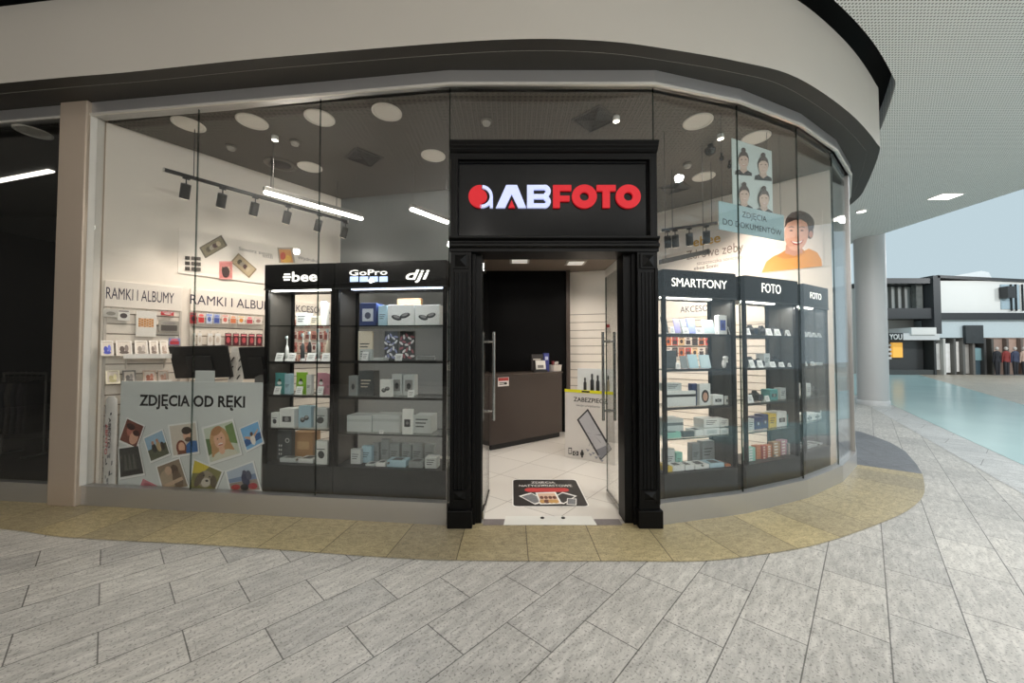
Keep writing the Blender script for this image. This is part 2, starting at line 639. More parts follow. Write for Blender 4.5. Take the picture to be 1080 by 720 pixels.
def closest_front(p):
    best = None
    for a, b in zip(front, front[1:]):
        d = b - a
        t = max(0, min(1, (p - a).dot(d) / d.dot(d)))
        q = a + d * t
        if best is None or (q - p).length < (best - p).length:
            best = q
    return best


def strip(name, curve, mat, z, uvw=None):
    inner = [closest_front(Vector((p.x, p.y))) for p in curve]
    me = bpy.data.meshes.new(name)
    vs = [(p.x, p.y, z) for p in curve] + [(p.x, p.y, z) for p in inner]
    n = len(curve)
    fs = [(i, i + 1, n + i + 1, n + i) for i in range(n - 1)]
    me.from_pydata(vs, [], fs)
    uv = me.uv_layers.new(name='UVMap')
    s = [0.0]
    for a, b in zip(curve, curve[1:]):
        s.append(s[-1] + (b - a).length)
    for pl in me.polygons:
        for li, vi in zip(pl.loop_indices, pl.vertices):
            uv.data[li].uv = (s[vi % n], 0.1 if vi < n else 0.75)
    me.materials.append(mat)
    o = bpy.data.objects.new(name, me)
    COL.objects.link(o)
    o['kind'] = 'structure'
    return o


strip('floor_band', outer, BAND, 0.004)
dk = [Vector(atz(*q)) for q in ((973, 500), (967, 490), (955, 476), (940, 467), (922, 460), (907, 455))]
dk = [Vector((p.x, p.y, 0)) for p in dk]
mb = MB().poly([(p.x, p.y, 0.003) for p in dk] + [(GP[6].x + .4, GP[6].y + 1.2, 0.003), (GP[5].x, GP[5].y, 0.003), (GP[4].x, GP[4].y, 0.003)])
struct('floor_shade', mb, SHADEFLOOR)  # floor patch coloured dark for the shade at the window bend
# the polished teal floor of the atrium, its pale border and the tan floor beyond
e1, e2 = atz(1080, 491), atz(984, 447)
dv = (e2 - e1).normalized()
nv = Vector((dv.y, -dv.x, 0))
a, b = e1 - dv * 8, e2 + dv * 5.2
struct('floor_border', MB().poly([tuple(p + Vector((0, 0, .003))) for p in (a, b, b - nv * 0.55, a - nv * 0.55)]), PALE)
q1, q2 = atz(1080, 427), atz(967, 394.5)
q0 = q1 + (q1 - q2) * 0.8
struct('floor_polished', MB().poly([(a.x, a.y, .006), (q0.x, q0.y, .006), (q1.x, q1.y, .006), (q2.x, q2.y, .006), (14, 27, .006), (b.x, b.y, .006)]), TEAL)
struct('floor_far', MB().poly([(q0.x, q0.y, .005), (60, 8, .005), (60, 44, .005), (q2.x - 6, q2.y + 9, .005), (q2.x, q2.y, .005)]), TAN)

# shop floor of pale tiles
struct('floor_shop', MB().poly([(p[0], p[1], 0.005) for p in [(-4.3, 3.86), (-0.56, 3.44), (1.27, 3.44)] + [tuple(g) for g in GP[1:6]] + [(2.2, 8.3), (-3.2, 8.3)]]), tiles_in('pale_shop_tiles'))

# ------------------------------------------------------------------ curved bulkhead, soffit, ceilings
fpx = [(0, 88), (135, 76), (270, 62), (460, 46), (560, 41), (640, 43.5), (700, 51), (780, 65), (841, 82), (896, 119), (924, 150), (927, 162), (914, 195), (903, 211)]
fcur = [Vector((-15, 4.6, 0)), Vector((-9.5, 4.05, 0))] + [Vector((*atz(x, y, ZSOF)[:2], 0)) for x, y in fpx] + [Vector((6.0, 7.1, 0)), Vector((6.25, 8.5, 0)), Vector((6.3, 12, 0))]
fcur = spline(fcur, 6)


def sheet(curve, z0, z1):
    n = len(curve)
    return [(p.x, p.y, z0) for p in curve] + [(p.x, p.y, z1) for p in curve], [(i, i + 1, n + i + 1, n + i) for i in range(n - 1)]


mb = MB()
vs, fs = sheet(fcur, ZSOF, ZTOP)
mb.add(vs, fs, 0, True)
inn = offset(fcur, -0.12)
vs, fs = sheet([Vector((p.x, p.y, 0)) for p in inn], ZSOF, ZTOP)
mb.add(vs, [tuple(reversed(f)) for f in fs], 0, True)
n = len(fcur)
mb.add([(p.x, p.y, ZTOP) for p in fcur] + [(p.x, p.y, ZTOP) for p in inn], [(i, i + 1, n + i + 1, n + i) for i in range(n - 1)])
struct('wall_fascia', mb, FASC)
back = [Vector((p.x, p.y)) for p in fcur]
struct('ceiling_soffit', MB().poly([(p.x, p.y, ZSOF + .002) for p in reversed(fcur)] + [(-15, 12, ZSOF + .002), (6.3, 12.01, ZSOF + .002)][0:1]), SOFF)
gap = offset(fcur, 0.15)
gap = [p for p in gap if p.y < 11.9]
struct('ceiling', MB().xy([(p.x, p.y) for p in gap] + [(6.45, 16), (10.2, 16), (10.2, 3.9), (6.0, 0.6), (6.0, -9), (-15, -9)], ZTOP, ZTOP + 0.3), CEILW)
struct('ceiling_void', MB().box(-15.5, 7.2, 2.0, 16, 5.35, 5.5), M((40, 38, 36), 0.8))
# concourse wall behind the photographer and at the far left end
struct('wall_opposite', MB().box(-15, 10.2, -9.2, -9.0, 0, 4.75), M((104, 100, 95), 0.6, scale=1))
struct('wall_end', MB().box(-15.2, -15.0, -9, 12, 0, 5.4), M((104, 100, 95), 0.6, scale=1))
for i, (x, y) in enumerate(((-7, -8.9), (-1, -8.9), (5, -8.9))):
    struct('window_%d' % (20 + i), MB().box(x - 2.2, x + 2.2, y - 0.06, y, 0.2, 3.2), M((30, 32, 34), 0.2))
# round column
c = atz(921, 427)
cb = MB().lathe([(0.34, 0.0), (0.34, 5.0)], c.x, c.y, 40)
o = struct('column', cb, M((196, 194, 192), 0.45, name='column_render', scale=2, var=0.03))
struct('column_base', MB().lathe([(0.355, 0.0), (0.355, 0.14), (0.342, 0.15)], c.x, c.y, 40), M((206, 205, 203), 0.4), o)

# ------------------------------------------------------------------ shop shell
WL = 0.1
mb = MB().box(0, math.hypot(5.84 - _w.y, -2.66 - _w.x), 0, WL, 0.006, ZC)
o = struct('wall_left', mb, WARMW); o.location = FW.o; o.rotation_euler = (0, 0, FW.th)
P1, P2 = Vector((-2.66, 5.84)), Vector((-0.72, 5.45))


def wall(name, a, b, z0, z1, mat, th=0.1):
    d = b - a
    f = Frame(a.x, a.y, math.atan2(d.y, d.x))
    o = struct(name, MB().box(0, d.length, 0, th, z0, z1), mat)
    o.location = f.o; o.rotation_euler = (0, 0, f.th)
    return o


wall('wall_back_grey', P1, P2, 0.006, ZC, GREYW)
wall('wall_return', Vector((-0.72, 5.45)), Vector((-0.72, 7.3)), 0.006, ZC, JET)
wall('wall_back_black', Vector((-0.72, 7.15)), Vector((1.02, 7.15)), 0.006, ZLOW, JET)
wall('wall_back_trim', Vector((1.02, 7.10)), Vector((1.09, 7.10)), 0.006, ZLOW, M((74, 62, 55), 0.5))
FB = Frame(1.09, 7.3, math.atan2(-0.2, 0.66))
o = struct('wall_back_white', MB().box(0, 0.72, 0, 0.1, 0.006, ZLOW), WARMW); o.location = FB.o; o.rotation_euler = (0, 0, FB.th)
o = struct('wall_right', MB().box(0, 3.26, 0, WL, 0.006, ZC), WARMW); o.location = FR.o; o.rotation_euler = (0, 0, FR.th)
# dropped ceiling over the counter, with its front drop
struct('ceiling_dropped', MB().xy([(-0.72, 5.42), (1.75, 5.42), (1.75, 7.6), (-0.72, 7.6)], ZLOW, ZLOW + 0.05), M((120, 108, 97), 0.6))
struct('ceiling_drop_front', MB().box(-0.72, 1.75, 5.40, 5.46, ZLOW, ZC), GREYW)
plan = [(-4.3, 3.9)] + [(-0.56, 3.34), (1.27, 3.34)] + [tuple(g + Vector((.02, -.02))) for g in GP[1:7]] + [(5.7, 9), (-4.3, 9)]
struct('ceiling_shop', MB().xy(plan, ZC, ZC + 0.1), CEILD)

# ------------------------------------------------------------------ window front: kick plates, head rail, glass, posts


def along(fr, x0, x1, y0, y1, z0, z1, name, mat, bevel=0.0, kind=True):
    o = obj(name, MB().box(x0, x1, y0, y1, z0, z1), mat, None, bevel)
    o.location = fr.o; o.rotation_euler = (0, 0, fr.th)
    if kind:
        o['kind'] = 'structure'
    return o


def run(name, curve, d0, d1, z0, z1, mat):
    """A rail following the polygonal window front, from d0 to d1 in front of the glass."""
    a, b = offset(curve, d0), offset(curve, d1)
    n = len(curve)
    mb = MB()
    vs = [(p.x, p.y, z) for z in (z0, z1) for c in (a, b) for p in c]
    fs = []
    for i in range(n - 1):
        A0, A1, B0, B1 = i, i + 1, n + i, n + i + 1
        fs += [(B0, B1, 2 * n + B1, 2 * n + B0), (A1, A0, 2 * n + A0, 2 * n + A1), (2 * n + A0, 2 * n + B0, 2 * n + B1, 2 * n + A1), (A0, A1, B1, B0)]
    fs += [(0, n, 3 * n, 2 * n), (n - 1, 3 * n - 1, 4 * n - 1, 2 * n - 1)]
    mb.add(vs, fs)
    return struct(name, mb, mat)


left_run = [lw(t) for t in (11, 4.23, 3.7, 2.53, 1.25, 0.0)]
right_run = [G1] + GP[1:]
ZK = 0.19
run('trim_1', left_run, -0.04, 0.04, 0.004, ZK, STEEL)
run('trim_2', right_run, -0.04, 0.04, 0.004, ZK, STEEL)
run('trim_3', left_run[:-1] + [G0 + Vector((0, 0)), G1] + GP[1:], -0.05, 0.05, ZGLASS, ZSOF, STEEL)
run('trim_4', left_run[:-1] + [G0, G1] + GP[1:], 0.05, 0.066, ZGLASS - 0.012, ZGLASS + 0.012, M((222, 218, 210), 0.35, 0.4))
wn = 1


def pane(fr, x0, x1, z0, z1, th=0.012, gapx=0.004):
    global wn
    o = thing('window_%d' % wn, 'x', 'window', fr.o, fr.th)
    del o['label'], o['category']
    o['kind'] = 'structure'
    wn += 1
    obj('pane', MB().box(x0 + gapx, x1 - gapx, -th / 2, th / 2, z0, z1), GLASS, o)
    obj('pane_edge', MB().box(x1 - gapx, x1 + gapx, -th / 2, th / 2, z0, z1), GLASS_EDGE, o)
    return o


for a, b in ((-11, -7.6), (-7.6, PX0), (PX2, -2.53), (-2.53, -1.25), (-1.25, 0.0)):
    pane(FL, a, b, ZK, ZGLASS)
for i in range(4):
    pane(SEG[i], 0, 0.93, ZK, ZGLASS)
pane(Frame(GP[4].x, GP[4].y, R(49)), 0, 0.93, ZK, ZGLASS)
pane(Frame(GP[5].x, GP[5].y, R(57.5)), 0, 0.93, ZK, ZGLASS)
pane(Frame(G0.x, G0.y, 0), 0, 1.83, 3.33, ZGLASS)
# end post at the bend, steel with a black cover strip
f5 = Frame(GP[4].x, GP[4].y, R(45))
o = along(f5, -0.02, 0.014, -0.03, 0.04, 0.004, ZSOF, 'trim_5', STEEL, 0.004)
o = along(f5, 0.015, 0.035, -0.028, 0.04, 0.004, ZSOF, 'trim_6', BLACKM, 0.003)
# steel-clad pillar between the shops, with a white reveal on its inner side
o = along(FL, PX0, PX1, -0.09, 0.32, 0.004, ZSOF, 'pillar', STEELP, 0.01)
o = along(FL, PX1 + .002, PX2, -0.06, 0.06, ZK, ZGLASS, 'trim_7', M((226, 222, 214), 0.5), 0.004)
# dark shop next door
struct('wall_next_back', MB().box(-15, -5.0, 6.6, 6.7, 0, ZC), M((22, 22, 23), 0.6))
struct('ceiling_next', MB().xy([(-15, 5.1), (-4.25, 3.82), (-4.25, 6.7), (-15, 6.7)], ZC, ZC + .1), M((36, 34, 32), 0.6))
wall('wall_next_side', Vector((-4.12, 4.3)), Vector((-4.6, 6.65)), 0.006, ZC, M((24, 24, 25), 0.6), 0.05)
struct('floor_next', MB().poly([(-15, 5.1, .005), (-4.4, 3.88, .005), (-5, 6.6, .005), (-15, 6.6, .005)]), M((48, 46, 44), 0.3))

# atrium roof beams beyond the ceiling edge (the windows mirror them)
mb = MB()
for i in range(9):
    y = -11 + i * 1.7
    struct('beam', MB().box(6.2, 27, y - 0.12, y + 0.12, 8.2, 8.75), M((196, 198, 198), 0.6))
for x in (7.5, 10.5, 13.5, 16.5, 21.0, 25.5):
    struct('beam', MB().box(x - 0.15, x + 0.15, -12, 3.2, 7.75, 8.2), M((92, 94, 95), 0.6))
# ------------------------------------------------------------------ black portal of the entrance with its sign and glass doors
FRONT = 3.27
por = thing('door_1', 'x', 'door', (0, 0, 0))
del por['label'], por['category']
por['kind'] = 'structure'


def X(px, Y=FRONT):
    return at(px, 371, Y).x


def Z(py, Y=FRONT):
    return at(583, py, Y).z


for side, (a, b) in enumerate(((474, 497), (673, 695.5))):
    xa, xb = X(a), X(b)
    w = xb - xa
    mb = MB().box(xa + .004, xb - .004, FRONT + .012, 3.42, 0.0, Z(263))
    mb.box(xa + .004, xa + .03, FRONT, FRONT + .012, 0.2, Z(283)).box(xb - .03, xb - .004, FRONT, FRONT + .012, 0.2, Z(283))
    for k in range(4):                                  # flutes
        x = xa + .045 + (w - .09) * k / 3
        mb.cyl((x, FRONT + .013, 0.24), (x, FRONT + .013, Z(287)), 0.009, n=10)
    obj('pilaster', mb, BLACK, por, 0.002)
    obj('plinth', MB().box(xa - .012, xb + .012, FRONT - .02, 3.42, 0.005, 0.155), BLACK, por, 0.006)
    for zc, hh in (((Z(267) + Z(283)) / 2, 0.052), (0.275, 0.034)):
        xc = (xa + xb) / 2
        mb = MB().box(xc - .066, xc + .066, FRONT - .004, FRONT + .014, zc - hh - .012, zc + hh + .012)
        p = [(xc - .05, FRONT - .004, zc - hh), (xc + .05, FRONT - .004, zc - hh), (xc + .05, FRONT - .004, zc + hh), (xc - .05, FRONT - .004, zc + hh), (xc, FRONT - .035, zc)]
        mb.add(p, [(0, 1, 4), (1, 2, 4), (2, 3, 4), (3, 0, 4)])
        obj('diamond_boss', mb, BLACK, por)
    # stepped inner jamb
    xi, xo = (X(497), X(507)) if side == 0 else (X(661), X(673))
    mb = MB().box(xi, xo, 3.36, 3.56, 0.0, Z(263)) if side == 0 else MB().box(xi, xo, 3.36, 3.56, 0.0, Z(263))
    mb.box(min(xi, xo) if side == 0 else xo - .03, (xi + .03) if side == 0 else xo, 3.33, 3.37, 0.0, Z(263))
    obj('jamb', mb, BLACK, por, 0.003)
xl, xr = X(474) - .005, X(695.5) + .005
prof = [(0.0, Z(265)), (-0.03, Z(265)), (-0.03, Z(262)), (-0.055, Z(260)), (-0.055, Z(257.5)), (-0.03, Z(255.5)), (-0.03, Z(254)), (-0.06, Z(251.5)), (-0.06, Z(249.8)), (0.0, Z(249.8))]
mb = MB().prism([(xl, FRONT + .03 + d, z) for d, z in prof], (xr - xl, 0, 0)).box(xl + .02, xr - .02, FRONT + .03, 3.56, Z(265), Z(249.8))
obj('lintel', mb, BLACK, por)

# illuminated shop sign
sg = thing('shop_sign', 'wide black illuminated shop sign with white and red letters above the entrance', 'sign', (0, 0, 0))
prof = [(0.0, Z(166)), (-0.005, Z(166)), (-0.005, Z(160)), (-0.02, Z(159)), (-0.035, Z(157)), (-0.035, Z(156)), (-0.05, Z(154.5)), (-0.05, Z(153)), (-0.065, Z(151)), (-0.065, Z(149.5)), (0.0, Z(149.5))]
mb = MB().prism([(xl, FRONT + .03 + d, z) for d, z in prof], (xr - xl, 0, 0)).box(xl + .02, xr - .02, FRONT + .03, 3.54, Z(166), Z(149.5))
obj('cornice', mb, BLACK, sg)
xa, xb, za, zb = X(482), X(687), Z(249.8), Z(166)
mb = MB().box(xl + .006, xa, FRONT + .01, 3.54, za, zb).box(xb, xr - .006, FRONT + .01, 3.54, za, zb)
mb.box(xa - .03, xa, FRONT - .004, FRONT + .01, za, zb).box(xb, xb + .03, FRONT - .004, FRONT + .01, za, zb)
mb.box(xa - .03, xb + .03, FRONT + .002, FRONT + .012, zb - .015, zb + .001).box(xa - .03, xb + .03, FRONT + .002, FRONT + .012, za - .001, za + .015)
obj('sign_frame', mb, BLACK, sg, 0.003)
YP = FRONT + .05
obj('sign_panel', MB().box(xa, xb, YP, YP + .03, za, zb), M((16, 17, 19), 0.05, name='gloss_black_panel', var=0, spec=0.35), sg)
LW = M((205, 214, 255), 0.4, emit=0.45, var=0, name='lit_white_letters')
LR = M((204, 26, 38), 0.6, emit=0.36, var=0, name='lit_red_letters')
y0, y1 = YP - .025, YP
fx = lambda px: X(px, YP)
z0, z1 = Z(220, YP), Z(196.2, YP)
H = z1 - z0
# round logo: red disc with a bite and a white letter a
rr = H / 2
cx, cz = fx(506), (z0 + z1) / 2
disc = [(cx + rr * math.cos(R(82 + 196 * i / 28)), cz + rr * math.sin(R(82 + 196 * i / 28))) for i in range(29)]
disc += [(cx + rr * (.02 + .60 * math.cos(R(a_))), cz + rr * .60 * math.sin(R(a_))) for a_ in range(-80, 81, 10)]
obj('emblem', MB().xz(disc, y0, y1), LR, sg)
mb = MB().ring(cx + rr * .12, cz, rr * 1.0, rr * .74, y0, y1, 24, R(-98), R(84))
mb.box(cx + rr * .86, cx + rr * 1.12, y0 + .001, y1, z0, cz)
obj('emblem_letter', mb, LW, sg)


def letter_rows(c, x0, x1):
    w = x1 - x0
    t = H * .24
    mb = MB()
    if c == 'A':
        mb.xz([(x0, z0), (x0 + w * .30, z0), (x0 + w * .52, z0 + H * .62), (x0 + w * .74, z0), (x1, z0), (x0 + w * .70, z1), (x0 + w * .34, z1)], y0, y1)
    if c == 'B':
        mb.box(x0, x0 + t * 1.2, y0, y1, z0, z1)
        for za_, zb_ in ((z0, z0 + t * .8), (z0 + H / 2 - t * .42, z0 + H / 2 + t * .42), (z1 - t * .8, z1)):
            mb.box(x0 + t * 1.2, x1 - H * .27, y0, y1, za_, zb_)
        for zc in (z0 + H * .27, z1 - H * .27):
            ro = H * .27 + .002
            mb.ring(x1 - ro, zc, ro, ro - t * 1.15 + .014, y0 - .001, y1, 16, -math.pi / 2, math.pi / 2)
    if c == 'F':
        mb.box(x0, x0 + t * 1.25, y0, y1, z0, z1).box(x0 + t * 1.25, x1, y0, y1, z1 - t * 1.05, z1).box(x0 + t * 1.25, x1 - w * .1, y0, y1, z0 + H * .29, z0 + H * .53)
    if c == 'T':
        mb.box(x0, x1, y0, y1, z1 - t * 1.1, z1).box((x0 + x1) / 2 - t * .66, (x0 + x1) / 2 + t * .66, y0, y1, z0, z1 - t * 1.1)
    if c == 'O':
        mb.ring((x0 + x1) / 2, (z0 + z1) / 2, H * .5 + .004, H * .19, y0, y1, 40, sx=w / H)
    return mb


for c, a, b, m in (('A', 523, 555, LW), ('B', 556, 581, LW), ('F', 583.5, 603, LR), ('O', 604, 629.5, LR), ('T', 629.8, 650, LR), ('O', 650.6, 676, LR)):
    obj('letter', letter_rows(c, fx(a), fx(b)), m, sg)
a_, b_ = fx(523), fx(555)
obj('letter_accent', MB().xz([(a_ + (b_ - a_) * .41, z0), (a_ + (b_ - a_) * .63, z0), (a_ + (b_ - a_) * .52, z0 + H * .34)], y0, y1), LR, sg)


# glass door leaves, both standing open into the shop
def door(name, label, xh, sgn, x_far, y_far):
    y_h = 3.40
    th = math.atan2(y_far - y_h, x_far - xh)
    ln = math.hypot(x_far - xh, y_far - y_h)
    t = thing(name, label, 'door', (xh, y_h, 0), th)
    zt = 2.30
    obj('pane', MB().box(0, ln, -.006, .006, 0.03, zt), GLASS, t)
    obj('pane_edge', MB().box(-.006, 0.0, -.006, .006, 0.03, zt).box(ln, ln + .004, -.006, .006, 0.03, zt), GLASS_EDGE, t)
    for z_ in (0.02, zt - .07):
        obj('pivot_fitting', MB().box(-.004, .15, -.018, .018, z_, z_ + .075), CHROME, t, 0.003)
    obj('bottom_rail', MB().box(.15, ln, -.014, .014, 0.012, 0.05), CHROME, t, 0.002)
    xb_ = ln - .09
    for s in (-1, 1):
        bar = MB().cyl((xb_, s * .06, 0.79), (xb_, s * .06, 1.71), .0155, n=16)
        bo = obj('handle', bar, CHROME, t)
        m2 = MB()
        for z_ in (0.89, 1.61):
            m2.cyl((xb_, s * .006, z_), (xb_, s * .05, z_), .011, n=12).cyl((xb_, s * .005, z_), (xb_, s * .012, z_), .018, n=14)
        obj('handle_stud', m2, CHROME, bo)
    return t


door('glass_door', 'frameless glass door leaf with steel bar handles, open beside the black counter', X(508.5, 3.40), 1, at(515.5, 371, 4.05).x, 4.05)
door('glass_door', 'frameless glass door leaf with steel bar handles, open in front of the broken phone display', X(660.5, 3.40), -1, at(639.5, 371, 4.05).x, 4.05)

# threshold: pale slab, two grey infill stones, dark floor sticker
WT = M((238, 236, 228), 0.2, name='white_threshold', scale=3)
f0, f1 = atz(538.7, 543.5), atz(629.5, 550.5)
struct('floor_threshold', MB().poly([(X(533), 3.50, .007), (X(531), FRONT + .05, .007), (X(630), FRONT + .05, .007), (X(628), 3.50, .007)]), WT)
for i, (a, b) in enumerate(((509, 537), (630, 657))):
    struct('floor_infill', MB().poly([(X(a), 3.44, .006), (X(a), FRONT + .05, .006), (X(b), FRONT + .05, .006), (X(b), 3.44, .006)]), M((120, 112, 110), 0.5, name='brown_grey_stone', scale=40, var=.2))
for px in (572, 594):
    q = atz(px, 547)
    tag(obj('floor_stud', MB().lathe([(0.018, 0.007), (0.018, 0.012), (0.011, 0.016), (0.0, 0.016)], q.x, q.y, 14), M((40, 38, 36), 0.4)),
        'small dark round stud in the pale threshold, %s' % ('nearer the counter side' if px < 580 else 'nearer the phone display side'), 'stud', 'threshold studs')

q = [atz(*p) for p in ((541.5, 506.5), (608.5, 506.5), (618.5, 534.5), (541.5, 534.5))]
mx0, mx1 = q[3].x, (q[1].x + q[2].x) / 2
my0, my1 = (q[2].y + q[3].y) / 2, (q[0].y + q[1].y) / 2
mt = thing('floor_sticker', 'black rounded floor sticker with photo prints and white lettering inside the doorway', 'floor sticker', ((mx0 + mx1) / 2, (my0 + my1) / 2, 0.0075))
hw, hd = (mx1 - mx0) / 2, (my1 - my0) / 2


def rrect(hw, hd, r, n=6):
    p = []
    for cx, cy, a in ((hw - r, hd - r, 0), (-hw + r, hd - r, 90), (-hw + r, -hd + r, 180), (hw - r, -hd + r, 270)):
        p += [(cx + r * math.cos(R(a + 90 * i / n)), cy + r * math.sin(R(a + 90 * i / n))) for i in range(n + 1)]
    return p


obj('sticker_border', MB().xy(rrect(hw + .012, hd + .014, .05), 0, .001), M((238, 236, 230), 0.4), mt)
obj('sticker_face', MB().xy(rrect(hw, hd, .045), .001, .002), M((38, 34, 32), 0.4), mt)
TXW = M((240, 238, 232), 0.5, var=0)
text('ZDJĘCIA', TXW, mt, (-.14 * hw / .32, hd * .66, .0025), (1, 0, 0), (0, 1, 0), hd * .17, hw * .75, 0.004, 0.0)
text('NATYCHMIASTOWE', TXW, mt, (-hw * .82, hd * .38, .0025), (1, 0, 0), (0, 1, 0), hd * .19, hw * 1.62, 0.004, 0.0)
obj('red_pill', MB().xy([(x, y + hd * .13) for x, y in rrect(hw * .66, hd * .15, hd * .14)], .002, .0028), M((196, 60, 58), 0.5), mt)
mb = MB()
ms = [M((240, 238, 232), 0.5, var=0.02), M((118, 120, 122), 0.5, scale=40, var=.4), M((52, 50, 48), 0.5, scale=40, var=.4), M((206, 160, 90), 0.5), M((110, 66, 50), 0.5), M((222, 186, 160), 0.5)]


def card(cx, cy, w, h, a, z, mi):
    c, s = math.cos(a), math.sin(a)
    for ww, hh, zz, k in ((w, h, z, 0), (w * .84, h * .8, z + .0004, mi)):
        mb.poly([(cx + x * c - y * s, cy + x * s + y * c, zz) for x, y in ((-ww, -hh), (ww, -hh), (ww, hh), (-ww, hh))], k)


card(-hw * .45, -hd * .50, hw * .22, hd * .36, R(35), .0026, 1)
card(hw * .40, -hd * .46, hw * .24, hd * .36, R(-38), .0026, 2)
card(hw * .60, -hd * .72, hw * .13, hd * .22, R(-10), .0034, 1)
card(-hw * .02, -hd * .48, hw * .30, hd * .42, R(5), .0042, 5)
for k in range(4):
    mb.poly([(hw * (-.2 + .12 * k) + x, -hd * .45 + y, .005 + .0002 * k) for x, y in ell(0, 0, hw * .055, hd * .11, 14)], 4)
    mb.poly([(hw * (-.2 + .12 * k) + x, -hd * .72 + y, .0048 + .0002 * k) for x, y in ell(0, 0, hw * .08, hd * .13, 14)], 3 if k != 1 else 4)
obj('photo_prints', mb, ms, mt)
# ------------------------------------------------------------------ goods: builders (all stand at their own base point, facing -y)


def carton(t, w, d, h, col, mark=None, ink=(60, 60, 62), lid=False, photo=None):
    obj('carton_body', MB().box(-w / 2, w / 2, 0, d, 0, h), M(col, 0.5), t, min(.003, w * .03))
    if mark or photo:
        mb = MB()
        y = -.0012
        mats = [M(ink, 0.5), M(photo or (150, 150, 150), 0.5)]
        if mark == 'blob':
            mb.poly([(x, y, z) for x, z in ell(0, h * .42, w * .26, h * .17, 16, .3)], 0)
            mb.poly([(-w * .35, y, h * .63), (w * .3, y, h * .63), (w * .3, y, h * .67), (-w * .35, y, h * .67)], 0)
        elif mark == 'camera':
            mb.poly([(-w * .3, y, h * .3), (w * .3, y, h * .3), (w * .3, y, h * .6), (-w * .3, y, h * .6)], 0)
            mb.poly([(x, y - .0006, z) for x, z in ell(0, h * .45, w * .15, w * .15, 14)], 1)
        elif mark == 'drone':
            for a in (-1, 1):
                mb.poly([(x, y, z) for x, z in ell(a * w * .16, h * (.42 + .05 * a), w * .20, h * .12, 16, .3 * a)], 0)
                mb.poly([(x, y - .0006, z) for x, z in ell(a * w * .16, h * (.46 + .05 * a), w * .13, h * .06, 16, .3 * a)], 1)
        elif mark == 'face':
            mb.poly([(x, y, z) for x, z in ell(0, h * .42, w * .34, h * .3, 18)], 0)
            mb.poly([(x, y - .0006, z) for x, z in ell(0, h * .40, w * .22, h * .2, 18)], 1)
        elif mark == 'stripe':
            mb.poly([(-w * .49, y, h * .62), (w * .49, y, h * .62), (w * .49, y, h * .78), (-w * .49, y, h * .78)], 0)
        elif mark == 'lines':
            for k in range(3):
                e_ = min(h * .2, w * .2)
                mb.poly([(-w * .36, y, h * .34 + e_ * k), (w * (.1 + .1 * k), y, h * .34 + e_ * k), (w * (.1 + .1 * k), y, h * .34 + e_ * (k + .35)), (-w * .36, y, h * .34 + e_ * (k + .35))], 0)
        elif mark == 'speckle':
            for k in range(20):
                mb.poly([(x, y - .0001 * k, z) for x, z in ell(-w * .38 + w * .19 * (k % 5), h * (.14 + .22 * (k // 5)) + h * .05 * ((k * 7) % 3 - 1), w * .075, h * .085, 10, .4 * k)], k % 2)
        elif mark == 'ring':
            mb.ring(w * .22, h * .66, w * .15, w * .11, y - .001, y, 24)
            for k in range(6):
                mb.poly([(x, y, z) for x, z in ell(-w * (.34 - .14 * (k % 2)), h * (.2 + .14 * (k // 2)), w * .05, h * .04, 10)], 0)
        elif mark == 'window':
            mb.poly([(-w * .32, y, h * .2), (w * .32, y, h * .2), (w * .32, y, h * .75), (-w * .32, y, h * .75)], 1)
            mb.poly([(x, y - .0006, z) for x, z in ell(0, h * .45, w * .18, h * .15, 14)], 0)
        else:
            mb.poly([(-w * .3, y, h * .35), (w * .3, y, h * .35), (w * .3, y, h * .65), (-w * .3, y, h * .65)], 1)
        obj('printed_pattern', mb, mats, t)
    if lid:
        obj('tuck_flap', MB().box(-w * .46, w * .46, 0.0, d * .5, h, h + .006), M(col, 0.5), t)


def flat_carton(t, w, d, h, col, ink):
    obj('carton_body', MB().box(-w / 2, w / 2, 0, d, 0, h), M(col, 0.5), t, .003)
    mb = MB().poly([(-w * .3, d * .15, h + .001), (w * .25, d * .15, h + .001), (w * .3, d * .8, h + .001), (-w * .2, d * .8, h + .001)])
    obj('printed_pattern', mb, M(ink, 0.5), t)


def phone(t, w, h, col, screen):
    lean = Matrix.Rotation(R(-14), 4, 'X')
    obj('phone_body', MB().tbox(lean, -w / 2, w / 2, 0, .009, .006, h), M(col, 0.3), t, .003)
    obj('screen', MB().tbox(lean, -w / 2 + .004, w / 2 - .004, -.001, 0, .012, h - .006), M(screen, 0.15, name=None), t)
    obj('stand', MB().box(-w * .3, w * .3, -.006, .05, 0, .006).tbox(Matrix.Translation((0, .05, 0)) @ Matrix.Rotation(R(20), 4, 'X'), -.012, .012, -.004, 0, 0, h * .55), M((200, 204, 206), 0.4), t)


def price_card(t, w, h, col=(236, 238, 236)):
    lean = Matrix.Rotation(R(-18), 4, 'X')
    obj('card', MB().tbox(lean, -w / 2, w / 2, 0, .0015, 0, h).tbox(Matrix.Translation((0, min(.042, h * .6), 0)) @ Matrix.Rotation(R(8), 4, 'X'), -w * .2, w * .2, 0, .0015, 0, h * .8), M(col, 0.5), t)
    mb = MB()
    for k in range(3):
        mb.tbox(lean, -w * .32, w * (.2 + .06 * k), -.0008, 0, h * (.3 + .18 * k), h * (.36 + .18 * k))
    obj('printed_pattern', mb, M((120, 124, 126), 0.5), t)


